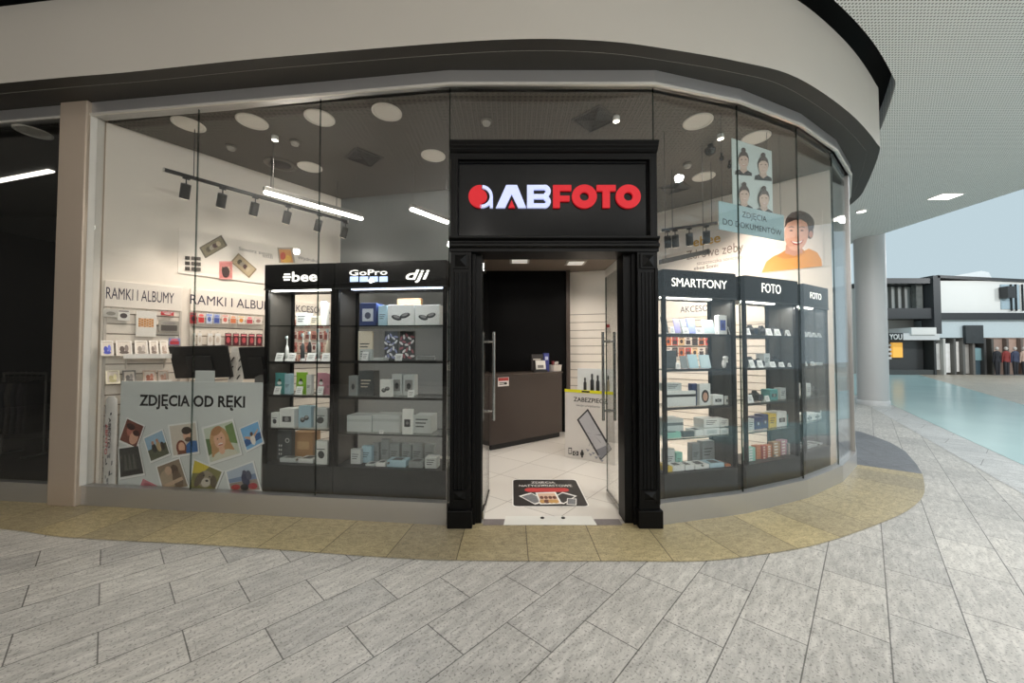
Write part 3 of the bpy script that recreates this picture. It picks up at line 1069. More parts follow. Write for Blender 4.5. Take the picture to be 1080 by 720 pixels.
def toothbrush(t, h, col):
    r = h * .06
    obj('charging_base', MB().lathe([(r * 1.4, 0), (r * 1.4, .012), (r * 1.1, .022), (r * .9, .024)], n=18), M((225, 226, 226), 0.4), t)
    obj('handle', MB().lathe([(r * .8, .022), (r * 1.15, h * .14), (r * 1.05, h * .5), (r * .6, h * .60), (r * .4, h * .64)], n=16), M(col, 0.35), t)
    b = obj('brush_neck', MB().lathe([(r * .42, h * .63), (r * .32, h * .8), (r * .45, h * .9), (r * .5, h * .97), (0, h)], n=12), M((236, 236, 234), 0.4), t)
    obj('bristles', MB().box(-r * .4, r * .4, -r * 1.3, -r * .3, h * .88, h * .98), M((190, 214, 222), 0.6), b)


def pouch(t, w, h, col, ink):
    d = w * .22
    mb = MB()
    rows = [(0, .9, 1.0), (.1, .98, 1.0), (.5, 1.0, .75), (.85, 1.0, .25), (1.0, 1.04, .06)]
    vs, n = [], 16
    for z, sx, sy in rows:
        for i in range(n):
            a = 2 * math.pi * i / n
            cx, cy = math.cos(a), math.sin(a)
            vs.append((w / 2 * sx * math.copysign(abs(cx) ** .5, cx), d / 2 + d / 2 * sy * math.copysign(abs(cy) ** .8, cy), h * z))
    mb.add(vs, [(k * n + i, k * n + (i + 1) % n, (k + 1) * n + (i + 1) % n, (k + 1) * n + i) for k in range(len(rows) - 1) for i in range(n)], 0, True)
    mb.add(vs[:n], [tuple(range(n - 1, -1, -1))]).add(vs[-n:], [tuple(range(n))])
    obj('pouch_body', mb, M(col, 0.35), t)
    mb = MB().poly([(x, -.004, z) for x, z in ell(0, h * .62, w * .13, h * .10, 14)], 0)
    mb.poly([(x, -.006, z) for x, z in ell(0, h * .52, w * .2, h * .08, 14)], 1)
    obj('printed_pattern', mb, [M(ink, 0.5), M((236, 238, 236), 0.5)], t)


def camera_body(t, w, h, lens=0.6, col=(26, 26, 27)):
    d = w * .38
    m = M(col, 0.4)
    obj('camera_body', MB().box(-w / 2, w / 2, d * .3, d, 0, h * .76).box(-w / 2, -w * .28, 0, d * .35, 0, h * .72), m, t, .006)
    obj('viewfinder_hump', MB().xz([(-w * .2, h * .74), (w * .2, h * .74), (w * .13, h), (-w * .13, h)], d * .25, d * .9), m, t, .003)
    L = obj('lens', MB().cyl((w * .04, d * .32, h * .38), (w * .04, -w * lens * .5, h * .38), h * .33, h * .35, 20), M((32, 32, 33), 0.35), t)
    obj('front_element', MB().cyl((w * .04, -w * lens * .5, h * .38), (w * .04, -w * lens * .5 - .002, h * .38), h * .27, n=20), M((36, 40, 58), 0.08), L)
    obj('dial', MB().cyl((w * .34, d * .6, h * .74), (w * .34, d * .6, h * .84), w * .07, n=14), M((60, 60, 60), 0.4), t)


def film_carton(t, w, d, h, col, band):
    obj('carton_body', MB().box(-w / 2, w / 2, 0, d, 0, h), M(col, 0.5), t, .002)
    obj('printed_pattern', MB().poly([(-w * .42, -.001, h * .25), (w * .1, -.001, h * .25), (w * .1, -.001, h * .78), (-w * .42, -.001, h * .78)]), M(band, 0.5), t)


def lamp_globe(t, w, h):
    obj('lamp_base', MB().lathe([(w * .32, 0), (w * .32, h * .18), (w * .2, h * .25)], n=16), M((60, 60, 60), 0.4), t)
    obj('lamp_shade', MB().lathe([(w * .2, h * .25), (w * .5, h * .38), (w * .46, h * .75), (w * .24, h * .9), (w * .2, h)], n=18), M((244, 242, 236), 0.4), t)


def stand_bar(t, w, h):
    obj('bar', MB().tube([(-w / 2, 0, 0), (-w / 2, 0, h), (w / 2, 0, h), (w / 2, 0, 0)], .005), M((176, 182, 184), 0.3, 0.6), t)
    obj('foot', MB().box(-w / 2 - .01, w / 2 + .01, -.02, .03, 0, .006), M((60, 62, 62), 0.5), t)


def earbuds(t, w, h):
    obj('charging_case', MB().ball((0, .02, h * .36), h * .36, w / h * 1.3, .6, 1.0), M((240, 240, 240), 0.25), t)
    for s in (-1, 1):
        e = obj('earbud', MB().ball((s * w * .28, .0, h * .82), h * .16), M((244, 244, 244), 0.25), t)
        obj('earbud_stem', MB().cyl((s * w * .28, -.004, h * .80), (s * w * .28, -.012, h * .45), h * .06, n=10), M((244, 244, 244), 0.25), e)


COLN = {'white': (236, 238, 236), 'pale grey': (204, 210, 210), 'grey': (150, 156, 157), 'dark grey': (84, 88, 90), 'black': (34, 34, 35), 'blue': (92, 112, 190), 'pale blue': (176, 206, 220),
        'lilac': (168, 164, 214), 'teal': (92, 160, 158), 'green': (150, 200, 60), 'pink': (206, 150, 164), 'orange': (206, 124, 76), 'red': (176, 66, 52), 'yellow': (226, 196, 80), 'brown': (180, 138, 96),
        'navy': (46, 62, 110), 'mint': (150, 206, 190), 'cream': (236, 226, 206)}
ORD = ['first', 'second', 'third', 'fourth', 'fifth', 'sixth', 'seventh', 'eighth', 'ninth', 'tenth', 'eleventh', 'twelfth', 'thirteenth', 'fourteenth', 'fifteenth', 'sixteenth']
KIND = {'carton': 'box', 'flat': 'box', 'phone': 'phone', 'card': 'price card', 'brush': 'toothbrush', 'pouch': 'pouch', 'camera': 'camera', 'lampglobe': 'lamp', 'bar': 'stand', 'buds': 'earphones', 'film': 'film box'}
NAME = {'carton': 'carton', 'flat': 'flat_carton', 'phone': 'smartphone', 'card': 'price_card', 'brush': 'electric_toothbrush', 'pouch': 'pouch', 'camera': 'camera', 'lampglobe': 'mini_lamp', 'bar': 'display_stand', 'buds': 'earphone_set', 'film': 'film_carton'}
NOUN = {'carton': 'carton', 'flat': 'flat carton', 'phone': 'smartphone on a stand', 'card': 'leaning price card', 'brush': 'electric toothbrush on its charger', 'pouch': 'foil pouch', 'camera': 'camera with lens',
        'lampglobe': 'small globe lamp', 'bar': 'wire display stand', 'buds': 'wireless earphones with charging case', 'film': 'film carton'}
BOXN = None


def goods(fr, case, rows, box=None):
    global BOXN
    BOXN = box or BOXN
    bx0, bx1, bd, levels = BOXN
    """rows: (shelf name, shelf z, list of (kind, px0, px1, py_top, depth behind the shelf edge, colour, options))"""
    for shelf, zs, yl0, items in rows:
        seen = {}
        for it in items:
            key = (it[0], it[5])
            seen[key] = seen.get(key, 0) + 1
        cnt = {}
        plan_ = []
        for kind, a, b, top, dy, colname, opt in items:
            yl = yl0 + dy
            xa_, _ = fr.p(a, 420, yl); xb_, _ = fr.p(b, 420, yl)
            xa_, xb_ = max(xa_, bx0 + .04), min(xb_, bx1 - .04)
            w = xb_ - xa_
            d = {'carton': opt.get('d', min(.16, w * .8)), 'flat': opt.get('d', .14), 'phone': .06, 'card': .045, 'brush': .04, 'pouch': w * .24, 'camera': .05, 'lampglobe': w, 'bar': .03, 'buds': .05}[kind]
            fixed = kind not in ('carton', 'flat')
            y0_ = yl - (.04 if kind == 'camera' else .02 if kind in ('bar', 'brush') else 0)
            plan_.append([xa_, xb_, y0_, d, fixed, yl - y0_, opt.get('lift', 0)])
        order = sorted(range(len(plan_)), key=lambda k: plan_[k][2])
        for n_, k in [q_ for _r in range(2) for q_ in enumerate(order)]:
            P = plan_[k]
            for j in order[:n_]:
                Q = plan_[j]
                if abs(P[6] - Q[6]) > .02 or P[0] > Q[1] - .001 or Q[0] > P[1] - .001:
                    continue
                if min(P[1] - Q[0], Q[1] - P[0]) < .35 * min(P[1] - P[0], Q[1] - Q[0]) and abs(P[2] - Q[2]) < .04:
                    if P[0] > Q[0]:
                        P[0] = Q[1] + .002
                    else:
                        P[1] = Q[0] - .002
                    continue
                if Q[2] + Q[3] > P[2] - .002:
                    if not Q[4]:
                        Q[3] = max(.035, min(Q[3], P[2] - Q[2] - .003))
                    P[2] = max(P[2], Q[2] + Q[3] + .003)
        for (kind, a, b, top, dy, colname, opt), P in zip(items, plan_):
            opt = dict(opt, d=P[3])
            dy = P[2] + P[5] - yl0
            yl = yl0 + dy
            zb = zs + opt.get('lift', 0.0) + .0015
            x0, _ = fr.p(a, 420, yl); x1, _ = fr.p(b, 420, yl)
            _, zt = fr.p((a + b) / 2, top, yl)
            x0, x1 = P[0], P[1]
            over = [l for l in levels if l > zs + .02]
            h = max(.02, min(zt, over[0] - .028) - zb)
            w = max(.012, x1 - x0)
            room = YF + bd - .042 - yl
            if kind == 'carton':
                opt = dict(opt, d=max(.012, min(opt['d'], room)))
            elif kind == 'flat':
                opt = dict(opt, d=max(.02, min(opt['d'], room)))
            elif kind == 'camera':
                w = min(w, .13, room / .40)
                h = min(h, w * .86)
                xc_ = min(max((x0 + x1) / 2, bx0 + .04 + w * .5), bx1 - .042 - w * .5)
                x0, x1 = xc_ - w / 2, xc_ + w / 2
                yl = max(yl, YI + w * .32)
            if room < .02:
                yl += room - .02
            col = COLN[colname]
            key = (kind, colname)
            cnt[key] = cnt.get(key, 0) + 1
            pos = (ORD[cnt[key] - 1] + ' ') if seen[key] > 1 else ''
            desc = opt.get('desc', '')
            size = opt.get('size', '')
            body = ' '.join(x for x in (size, colname, desc, NOUN[kind]) if x)
            lab = body + ', ' + ((pos + 'along ' ) if pos else 'on ') + 'the %s of the %s' % (shelf, case)
            t = thing(NAME[kind], lab, KIND[kind], fr.w((x0 + x1) / 2, yl, zb), fr.th, '%ss on the %s of the %s' % (NOUN[kind], shelf, case) if seen[key] > 1 else None)
            if kind == 'carton':
                carton(t, w, opt.get('d', min(.16, w * .8)), h, col, opt.get('m', 'lines'), opt.get('ink', (70, 72, 74)), opt.get('lid', False), opt.get('photo'))
            elif kind == 'flat':
                flat_carton(t, w, opt.get('d', .14), h, col, opt.get('ink', (90, 92, 94)))
            elif kind == 'phone':
                phone(t, w, h, col, opt.get('screen', col))
            elif kind == 'card':
                price_card(t, w, h)
            elif kind == 'brush':
                toothbrush(t, h, col)
            elif kind == 'pouch':
                pouch(t, w, h, col, (70, 80, 60))
            elif kind == 'camera':
                camera_body(t, w, h, opt.get('lens', .6), col)
            elif kind == 'lampglobe':
                lamp_globe(t, w, h)
            elif kind == 'bar':
                stand_bar(t, w, h)
            elif kind == 'buds':
                earbuds(t, w, h)


# ------------------------------------------------------------------ lit glass display cases behind the windows


def case(fr, label, x0, x1, yf, depth, z_base, z_head, z_top, shelves, side, led, led_span=(0.04, 0.96), glow=10.0):
    """side: which side panel is dark and solid ('l' or 'r')."""
    t = thing('display_case', label, 'display case', fr.w(x0, yf, 0), fr.th, None)
    w = x1 - x0
    obj('base_cabinet', MB().box(0, w, 0.004, depth, 0.006, z_base - .02).box(.0, w, 0, depth, z_base - .02, z_base), CHAR, t, .003)
    hd = obj('header', MB().box(0, w, -.01, depth, z_head, z_top), BLACK, t, .004)
    obj('header_trim', MB().box(0, w, -.016, 0.0, z_head - .014, z_head), CHAR, hd)
    for xa in (0, w - .035):
        for ya in (0, depth - .03):
            obj('post', MB().box(xa, xa + .035, ya, ya + .03, z_base, z_head), BLACK, t, .002)
    s0, s1 = (0.004, .012) if side == 'l' else (w - .012, w - .004)
    obj('side_panel', MB().box(s0, s1, .03, depth - .03, z_base, z_head), M((52, 50, 47), 0.35), t)
    s0, s1 = (w - .012, w - .004) if side == 'l' else (0.004, .012)
    obj('side_glass', MB().box(s0, s1, .03, depth - .03, z_base, z_head), GLASS_CASE, t)
    obj('door_glass', MB().box(.036, w - .036, .008, .014, z_base + .004, z_head - .004), GLASS_CASE, t)
    obj('lock', MB().cyl((w * .5, .007, z_base + .05), (w * .5, -.004, z_base + .05), .011, n=14), CHROME, t)
    for z, solid in shelves:
        s = obj('shelf', MB().box(.036, w - .036, .03, depth - .034, z - .010, z - .001), GLASS_CASE if not solid else GLASS_CASE, t)
        obj('shelf_edge', MB().box(.036, w - .036, .024, .031, z - (.022 if solid else .010), z), BLACKM if solid else GLASS_EDGE, s)
        obj('shelf_edge', MB().box(.036, w - .036, depth - .036, depth - .030, z - (.022 if solid else .010), z), BLACKM if solid else GLASS_EDGE, s)
    a, b = w * led_span[0], w * led_span[1]
    obj('led_strip', MB().box(a, b, .05, .085, z_head - .016, z_head - .002), led, t)
    q = fr.w(x0 + w / 2, yf + .12, z_head - .03)
    l = lamp('case_lamp', 'AREA', q, glow, (1, .97, .93) if led is LEDW else (.85, .9, 1), None, w * .8, .05)
    l.rotation_euler = (0, 0, fr.th)
    return t


def zp(fr, px, py, yl):
    return fr.p(px, py, yl)[1]


YF = 0.09
# two cases left of the door
xa0, xa1 = FL.p(278, 400, YF)[0], FL.p(351.5, 400, YF)[0]
xb0, xb1 = FL.p(352.5, 400, YF)[0], FL.p(470.5, 400, YF)[0]
zAt, zAh = zp(FL, 315, 278.5, YF), zp(FL, 315, 304, YF)
zb = zp(FL, 315, 490.5, YF)
sA = [zp(FL, 315, y, YF + .03) for y in (343, 381, 416.5, 452)]
sB = [zp(FL, 412, y, YF + .03) for y in (343, 380.5, 419, 458)]
caseA = case(FL, 'narrow lit glass display case beside the photo poster in the window', xa0, xa1, YF, .38, zb, zAh, zAt, [(sA[0], 0), (sA[1], 1), (sA[2], 1), (sA[3], 0)], 'l', LEDW)
caseB = case(FL, 'wide black glass display case between the narrow case and the entrance', xb0, xb1, YF, .38, zb, zAh, zAt, [(sB[0], 0), (sB[1], 1), (sB[2], 1), (sB[3], 0)], 'l', LEDB, (.12, .96))
SIGNW = M((255, 252, 244), 0.4, emit=1.3, var=0, name='lit_header_letters')


def on_case(fr, t, x0, px, py, yl=YF - .012):
    """A point on the case's face in the case's own frame."""
    x, z = fr.p(px, py, yl)
    return Vector((x - x0, yl - YF, z))


U, V = (1, 0, 0), (0, 0, 1)
ha = [c for c in caseA.children if c.name.startswith('header')][0]
hb = [c for c in caseB.children if c.name.startswith('header')][0]


def logo_word(fr, head, x0, s, pxa, pxb, pbase, ptop, bold=0.03, shear=0.0, mat=None, name='lettering'):
    o = on_case(fr, head, x0, pxa, pbase)
    e = on_case(fr, head, x0, pxb, pbase)
    k = on_case(fr, head, x0, pxa, ptop)
    return text(s, mat or SIGNW, head, o, U, V, k.z - o.z, (e - o).x, bold, .003, name, shear)


logo_word(FL, ha, xa0, 'bee', 308, 334.5, 296.8, 286.2, .018)
# the striped round first letter of the logo
o1, o2 = on_case(FL, ha, xa0, 298.5, 296.8), on_case(FL, ha, xa0, 307.2, 287.6)
mb = MB()
w_, h_ = o2.x - o1.x, o2.z - o1.z
for k, (a, b) in enumerate(((.10, .30), (.40, .60), (.72, .92))):
    z_ = o1.z + h_ * a
    hw_ = w_ / 2 * math.sqrt(max(.1, 1 - ((a + b) - 1) ** 2))
    c_ = (o1.x + o2.x) / 2
    mb.box(c_ - hw_, c_ + hw_ * (1 if k else .85), o1.y - .003, o1.y, z_, o1.z + h_ * b)
obj('lettering_stripes', mb, SIGNW, ha)
logo_word(FL, hb, xb0, 'GoPro', 368.5, 408.5, 290.5, 284.5, .008)
mb = MB()
for k in range(4):
    a, b = on_case(FL, hb, xb0, 369.2 + k * 10.3, 297.2), on_case(FL, hb, xb0, 378 + k * 10.3, 291.4)
    mb.box(a.x, b.x, a.y - .003, a.y, a.z, b.z)
obj('lettering_squares', mb, M((196, 216, 250), 0.4, emit=1.1, var=0), hb)
logo_word(FL, hb, xb0, 'dji', 428, 453, 294.8, 284.2, .015, .25)

BOT = zb
YI = YF + .045
BA, BB = (xa0, xa1, .38, [zb] + sA[::-1] + [zAh - .02]), (xb0, xb1, .38, [zb] + sB[::-1] + [zAh - .02])
BOXN = BA
goods(FL, 'narrow case', [
    ('top shelf', sA[0], YI, [('carton', 311, 323, 330, .12, 'pale grey', dict(desc='printed')), ('carton', 337, 343, 318, .15, 'white', dict(desc='tall slim')), ('carton', 326, 335, 333, .10, 'cream', {})]),
    ('second shelf', sA[1], YI, [('brush', 298.5, 304, 354, .06, 'white', {}), ('brush', 316, 321, 351, .05, 'dark grey', {}), ('brush', 323, 328, 349, .09, 'black', {}), ('brush', 332, 337, 341, .06, 'pale grey', {}), ('brush', 342, 347, 343, .06, 'cream', {}),
                                 ('card', 289, 297, 371.5, 0, 'white', {}), ('card', 302, 310, 371.5, 0, 'white', {}), ('card', 322, 331, 371.5, 0, 'white', {}), ('card', 338, 347, 371.5, 0, 'white', {})]),
    ('third shelf', sA[2], YI, [('pouch', 286, 299, 393, .03, 'teal', {}), ('carton', 299.5, 306, 394, .04, 'pale blue', dict(desc='speckled')), ('pouch', 310, 322, 392.5, .03, 'green', {}), ('carton', 322.5, 328, 395, .04, 'white', dict(desc='leaf patterned')),
                                ('pouch', 332, 343, 393, .03, 'pink', {}), ('carton', 343.5, 348.5, 394, .04, 'pink', dict(desc='slim')),
                                ('card', 288, 295, 407, 0, 'white', {}), ('card', 311, 318, 407, 0, 'white', {}), ('card', 333.5, 340, 407, 0, 'white', {})]),
    ('fourth shelf', sA[3], YI, [('carton', 281, 294, 435, .01, 'white', dict(m='blob')), ('carton', 295, 310.5, 431, .02, 'white', dict(m='camera', size='larger')), ('carton', 315, 328, 428.5, .03, 'pale blue', dict(m='drone', lid=True)), ('carton', 331, 345.5, 431, .02, 'pale grey', dict(m='blob', lid=True))]),
    ('case floor', BOT, YI, [('carton', 281.5, 308, 453.5, .10, 'dark grey', dict(m='ring', ink=(220, 222, 222), d=.1, desc='ring light')), ('carton', 310, 331, 455.5, .16, 'brown', dict(m='', d=.12, photo=(204, 168, 124))), ('carton', 333, 346, 465, .0, 'white', dict(m='blob', d=.06)),
                             ('flat', 296, 314, 483, .02, 'pale grey', {}), ('flat', 315, 331, 484, .02, 'white', {})]),
])
BOXN = BB
goods(FL, 'wide case', [
    ('top shelf', sB[0], YI, [('carton', 378, 396, 319.5, .04, 'navy', dict(m='window', photo=(200, 206, 214), ink=(70, 76, 96))), ('carton', 398, 407.5, 322, .04, 'pale blue', {}), ('carton', 408, 436, 321.2, .02, 'white', dict(m='drone', d=.14)), ('carton', 437, 463, 321.2, .02, 'white', dict(m='drone', d=.14)),
                              ('carton', 418, 443, 314.5, .21, 'brown', dict(m='', photo=(200, 160, 110), d=.06))]),
    ('second shelf', sB[1], YI, [('carton', 377, 392, 349, .10, 'cream', dict(m='lines', d=.03, desc='leaning')), ('carton', 378, 391, 368, .05, 'pale grey', dict(m='lines')), ('carton', 405, 419, 349, .25, 'dark grey', dict(m='speckle', ink=(226, 228, 232), photo=(150, 156, 190), d=.03, desc='speckled')), ('carton', 421, 436.5, 349, .25, 'dark grey', dict(m='speckle', ink=(236, 236, 238), photo=(170, 110, 120), d=.03, desc='speckled')), ('card', 380.5, 387, 370, 0, 'white', {}), ('card', 416, 423.5, 372.5, 0, 'white', {}), ('bar', 439.5, 458.5, 375.5, .04, 'grey', {}),
                                 ('flat', 393, 403, 377, .06, 'pale grey', {})]),
    ('third shelf', sB[2], YI, [('carton', 367.5, 377, 396, .06, 'grey', dict(m='window')), ('carton', 378, 394, 391, .08, 'dark grey', dict(m='lines', ink=(214, 206, 190), desc='striped')), ('carton', 400.5, 412.5, 400, .01, 'white', dict(m='drone', d=.05)), ('carton', 413, 424, 394.5, .14, 'pale grey', dict(m='window')), ('carton', 425, 437, 395, .14, 'pale grey', dict(m='window')),
                                ('card', 429.5, 436.5, 411, 0, 'white', {})]),
    ('fourth shelf', sB[3], YI, [('carton', 366, 392, 438, .05, 'pale grey', dict(m='stripe', ink=(186, 192, 192), d=.18)), ('carton', 393, 422, 437.5, .06, 'pale grey', dict(m='stripe', ink=(186, 192, 192), d=.18)), ('carton', 436, 455, 438, .06, 'pale grey', dict(m='lines', d=.18)), ('carton', 424.5, 435, 431.5, .0, 'white', dict(m='camera', d=.04, desc='tall')),
                                 ('card', 400, 404.5, 453.5, 0, 'white', {})]),
    ('case floor', BOT, YI, [('carton', 370.5, 381, 473.5, .05, 'pale grey', dict(m='lines')), ('carton', 382, 392, 470.5, .10, 'pale blue', dict(m='lines')), ('carton', 393, 400, 467, .16, 'grey', dict(m='lines')), ('carton', 402, 411, 463.5, .17, 'grey', dict(m='lines')), ('carton', 411.5, 421.5, 467.5, .15, 'grey', dict(m='lines')),
                             ('carton', 424, 434, 468.5, .16, 'grey', dict(m='lines')), ('carton', 435, 446, 468.5, .16, 'grey', dict(m='lines')), ('carton', 448, 458, 469, .16, 'grey', dict(m='lines')),
                             ('flat', 386, 396, 489.5, .0, 'pale grey', dict(d=.1)), ('flat', 397, 407, 488, .0, 'white', dict(d=.1)), ('flat', 408.5, 428, 485.5, .0, 'pale blue', dict(d=.12)), ('flat', 431, 446, 487, .0, 'grey', dict(d=.12)), ('carton', 448.5, 461, 482.5, .0, 'pale grey', dict(m='lines', d=.1, size='low'))]),
])

# three cases right of the door
S1, S2, S3, S4 = SEG
xc0, xc1 = S1.p(700, 400, YF)[0], S1.p(777, 400, YF)[0]
zCt, zCh = zp(S1, 735, 286, YF), zp(S1, 735, 313, YF)
zcb = zp(S1, 735, 497, YF)
sC = [zp(S1, 735, y, YF + .03) for y in (352, 389, 428.5, 461)]
xd0, xd1 = S2.p(786, 400, YF)[0], S2.p(842.5, 400, YF)[0]
xe0, xe1 = S3.p(848.5, 400, YF)[0], S3.p(874.5, 400, YF)[0]
caseC = case(S1, 'glass display case of smartphones right beside the entrance', xc0, xc1, YF, .33, zcb, zCh, zCt, [(sC[0], 1), (sC[1], 1), (sC[2], 1), (sC[3], 0)], 'r', LEDW, (.03, .72))
caseD = case(S2, 'glass display case of cameras between the smartphone case and the last case', xd0, xd1, YF, .33, zcb, zCh, zCt, [(sC[0], 1), (sC[1], 1), (sC[2], 1), (sC[3], 0)], 'r', LEDW, (.06, .65))
caseE = case(S3, 'last glass display case of cameras, nearest the steel end post', xe0, xe1, YF, .33, zcb, zCh, zCt, [(sC[0], 1), (sC[1], 1), (sC[2], 1), (sC[3], 0)], 'r', LEDW, (.06, .6), 2.0)
for fr, cs, x0, s, a, b, pb, pt in ((S1, caseC, xc0, 'SMARTFONY', 708.5, 766.5, 303.2, 294), (S2, caseD, xd0, 'FOTO', 803.5, 823.5, 308.6, 298.6), (S3, caseE, xe0, 'FOTO', 854.5, 866, 312.5, 305.5)):
    hh = [c for c in cs.children if c.name.startswith('header')][0]
    o = on_case(fr, hh, x0, a, pb)
    e = on_case(fr, hh, x0, b, pb)
    k = on_case(fr, hh, x0, (a + b) / 2, pt)
    m_ = on_case(fr, hh, x0, (a + b) / 2, pb)
    hx = k.z - m_.z
    text(s, SIGNW, hh, Vector((o.x, o.y, z_head_ := zCh + (zCt - zCh) * .36)), U, V, hx, e.x - o.x, .0, .003)

BOXN = (xc0, xc1, .33, [zcb] + sC[::-1] + [zCh - .02])
LIFT1 = zp(S1, 718, 412.3, YI + .02) - sC[2] - .0005
goods(S1, 'smartphone case', [
    ('top shelf', sC[0], YI, [('phone', 700.5, 707.5, 333, .03, 'dark grey', {}), ('phone', 713.5, 720, 335.5, .03, 'lilac', dict(size='small')), ('phone', 720.5, 726.5, 335.5, .05, 'grey', {}), ('phone', 729, 737.5, 335, .03, 'blue', dict(screen=(150, 160, 214))), ('phone', 743.5, 756, 336.5, .02, 'white', dict(screen=(206, 222, 226))),
                              ('carton', 759, 771, 332.5, .02, 'white', dict(m='window', photo=(86, 100, 170), ink=(60, 70, 130), d=.05, desc='phone')), ('card', 709, 713, 344, 0, 'white', {}), ('card', 722, 728, 345, 0, 'white', {}), ('card', 736, 742, 345, 0, 'white', {}), ('card', 772, 776, 344, 0, 'white', {})]),
    ('second shelf', sC[1], YI, [('carton', 703, 714, 369.5, .08, 'dark grey', dict(m='lines', d=.05)), ('phone', 719.5, 727.5, 374.5, .03, 'grey', {}), ('phone', 727.8, 738, 373, .02, 'pale blue', dict(screen=(190, 220, 230))), ('phone', 740, 751, 373.5, .02, 'pale blue', dict(screen=(206, 226, 232))), ('buds', 764.5, 775, 375, .03, 'white', {}),
                                 ('card', 714.5, 718.5, 382, 0, 'white', {})]),
    ('third shelf', sC[2], YI, [('carton', 701.5, 734, 412.3, .02, 'white', dict(m='stripe', ink=(30, 30, 32), d=.16, size='long')), ('carton', 702, 719, 404, .05, 'pale grey', dict(m='lines', d=.12, lift=LIFT1, size='low')), ('carton', 730.5, 737.5, 404.5, .06, 'navy', dict(m='lines')), ('carton', 738, 749.5, 404.5, .02, 'white', dict(m='face', photo=(206, 160, 136), ink=(40, 34, 32), d=.05)),
                                ('carton', 752, 763, 416.5, .02, 'white', dict(m='camera', size='small')), ('carton', 765.5, 773, 417.5, .02, 'white', dict(m='camera', size='small'))]),
    ('fourth shelf', sC[3], YI, [('carton', 701.5, 720.5, 441.5, .06, 'pale grey', dict(m='stripe', ink=(110, 114, 116))), ('flat', 701.5, 718, 456, .0, 'mint', {}), ('flat', 720.5, 732, 455, .01, 'dark grey', {}), ('flat', 733, 741.5, 453.5, .02, 'white', {}),
                                 ('carton', 742, 758.5, 451.2, .02, 'white', dict(m='window', photo=(206, 214, 214), ink=(190, 200, 200), d=.14)), ('carton', 759, 776, 451.2, .02, 'white', dict(m='window', photo=(206, 214, 214), ink=(190, 200, 200), d=.14))]),
    ('case floor', zcb, YI, [('carton', 702, 711, 473.5, .12, 'pale grey', dict(m='lines')), ('carton', 712.5, 719, 477, .12, 'mint', dict(m='lines')), ('carton', 729.5, 737.5, 467.5, .17, 'grey', dict(m='lines')), ('carton', 740, 753, 465, .17, 'grey', dict(m='lines', size='larger')),
                             ('flat', 702, 708.5, 492, .0, 'yellow', {}), ('flat', 709, 721, 491, .0, 'white', dict(size='slim')), ('flat', 722, 731.5, 490.5, .0, 'white', dict(size='slim')), ('flat', 732.5, 747, 490, .0, 'white', dict(size='slim')), ('flat', 748, 763, 488.5, .0, 'pale blue', {}), ('flat', 764.5, 775.5, 491, .0, 'orange', {})]),
])
zx = zp(S1, 742, 451.2, YI + .02) - sC[3]
goods(S1, 'smartphone case', [
    ('fourth shelf, upper of its pair', sC[3], YI, [('carton', 742, 758.5, 441.5, .02, 'white', dict(m='lines', d=.14, lift=zx, size='upper')), ('carton', 759, 776, 441.8, .02, 'white', dict(m='lines', d=.14, lift=zx, size='upper'))]),
])
BOXN = (xd0, xd1, .33, [zcb] + sC[::-1] + [zCh - .02])
goods(S2, 'camera case', [
    ('top shelf', sC[0], YI, [('camera', 789, 800, 341, .09, 'black', {}), ('camera', 802, 811, 343, .09, 'black', {}), ('camera', 816, 826, 342, .09, 'black', {}), ('camera', 829, 838, 344, .09, 'black', {}),
                              ('card', 788.5, 793.5, 345.5, 0, 'white', {}), ('card', 811, 816.5, 346, 0, 'white', {}), ('card', 820, 825.5, 346.5, 0, 'white', {}), ('card', 832, 836.5, 347.5, 0, 'white', {})]),
    ('second shelf', sC[1], YI, [('camera', 789, 798, 374, .10, 'black', {}), ('camera', 798.5, 805.5, 376, .10, 'black', {}), ('camera', 815, 824, 374, .10, 'black', {}), ('camera', 828, 838, 376, .10, 'black', {}), ('carton', 806, 813, 372.5, .09, 'pale grey', dict(m='lines')),
                                 ('card', 792.5, 797.5, 379, 0, 'white', {}), ('card', 801, 806.5, 379.5, 0, 'white', {}), ('card', 814, 819.5, 381, 0, 'white', {}), ('card', 823.5, 828.5, 381.5, 0, 'white', {}), ('card', 833, 837.5, 382.5, 0, 'white', {})]),
    ('third shelf', sC[2], YI, [('camera', 793, 804, 405, .04, 'black', dict(size='tall')), ('carton', 812.5, 820.5, 410.5, .05, 'teal', dict(m='camera')), ('carton', 823.5, 829, 409, .06, 'pale grey', dict(m='lines', desc='tall')), ('carton', 830, 837.5, 407, .07, 'dark grey', dict(m='lines')),
                                ('card', 789.5, 795.5, 416, 0, 'white', {}), ('card', 806.5, 812.5, 417, 0, 'white', {})]),
    ('fourth shelf', sC[3], YI, [('carton', 789, 795, 441.5, .04, 'pale grey', dict(m='lines')), ('carton', 795.5, 803, 439.5, .05, 'navy', dict(m='camera', photo=(160, 170, 190))), ('carton', 803.5, 810.5, 437, .06, 'navy', dict(m='camera', photo=(160, 170, 190))), ('carton', 811, 818.5, 436.5, .05, 'yellow', dict(m='lines')), ('carton', 819, 829.5, 434.5, .05, 'white', dict(m='camera', lid=True)), ('carton', 830.5, 839, 436.5, .05, 'teal', dict(m='window', photo=(220, 230, 226)))]),
])
BOXN = (xe0, xe1, .33, [zcb] + sC[::-1] + [zCh - .02])
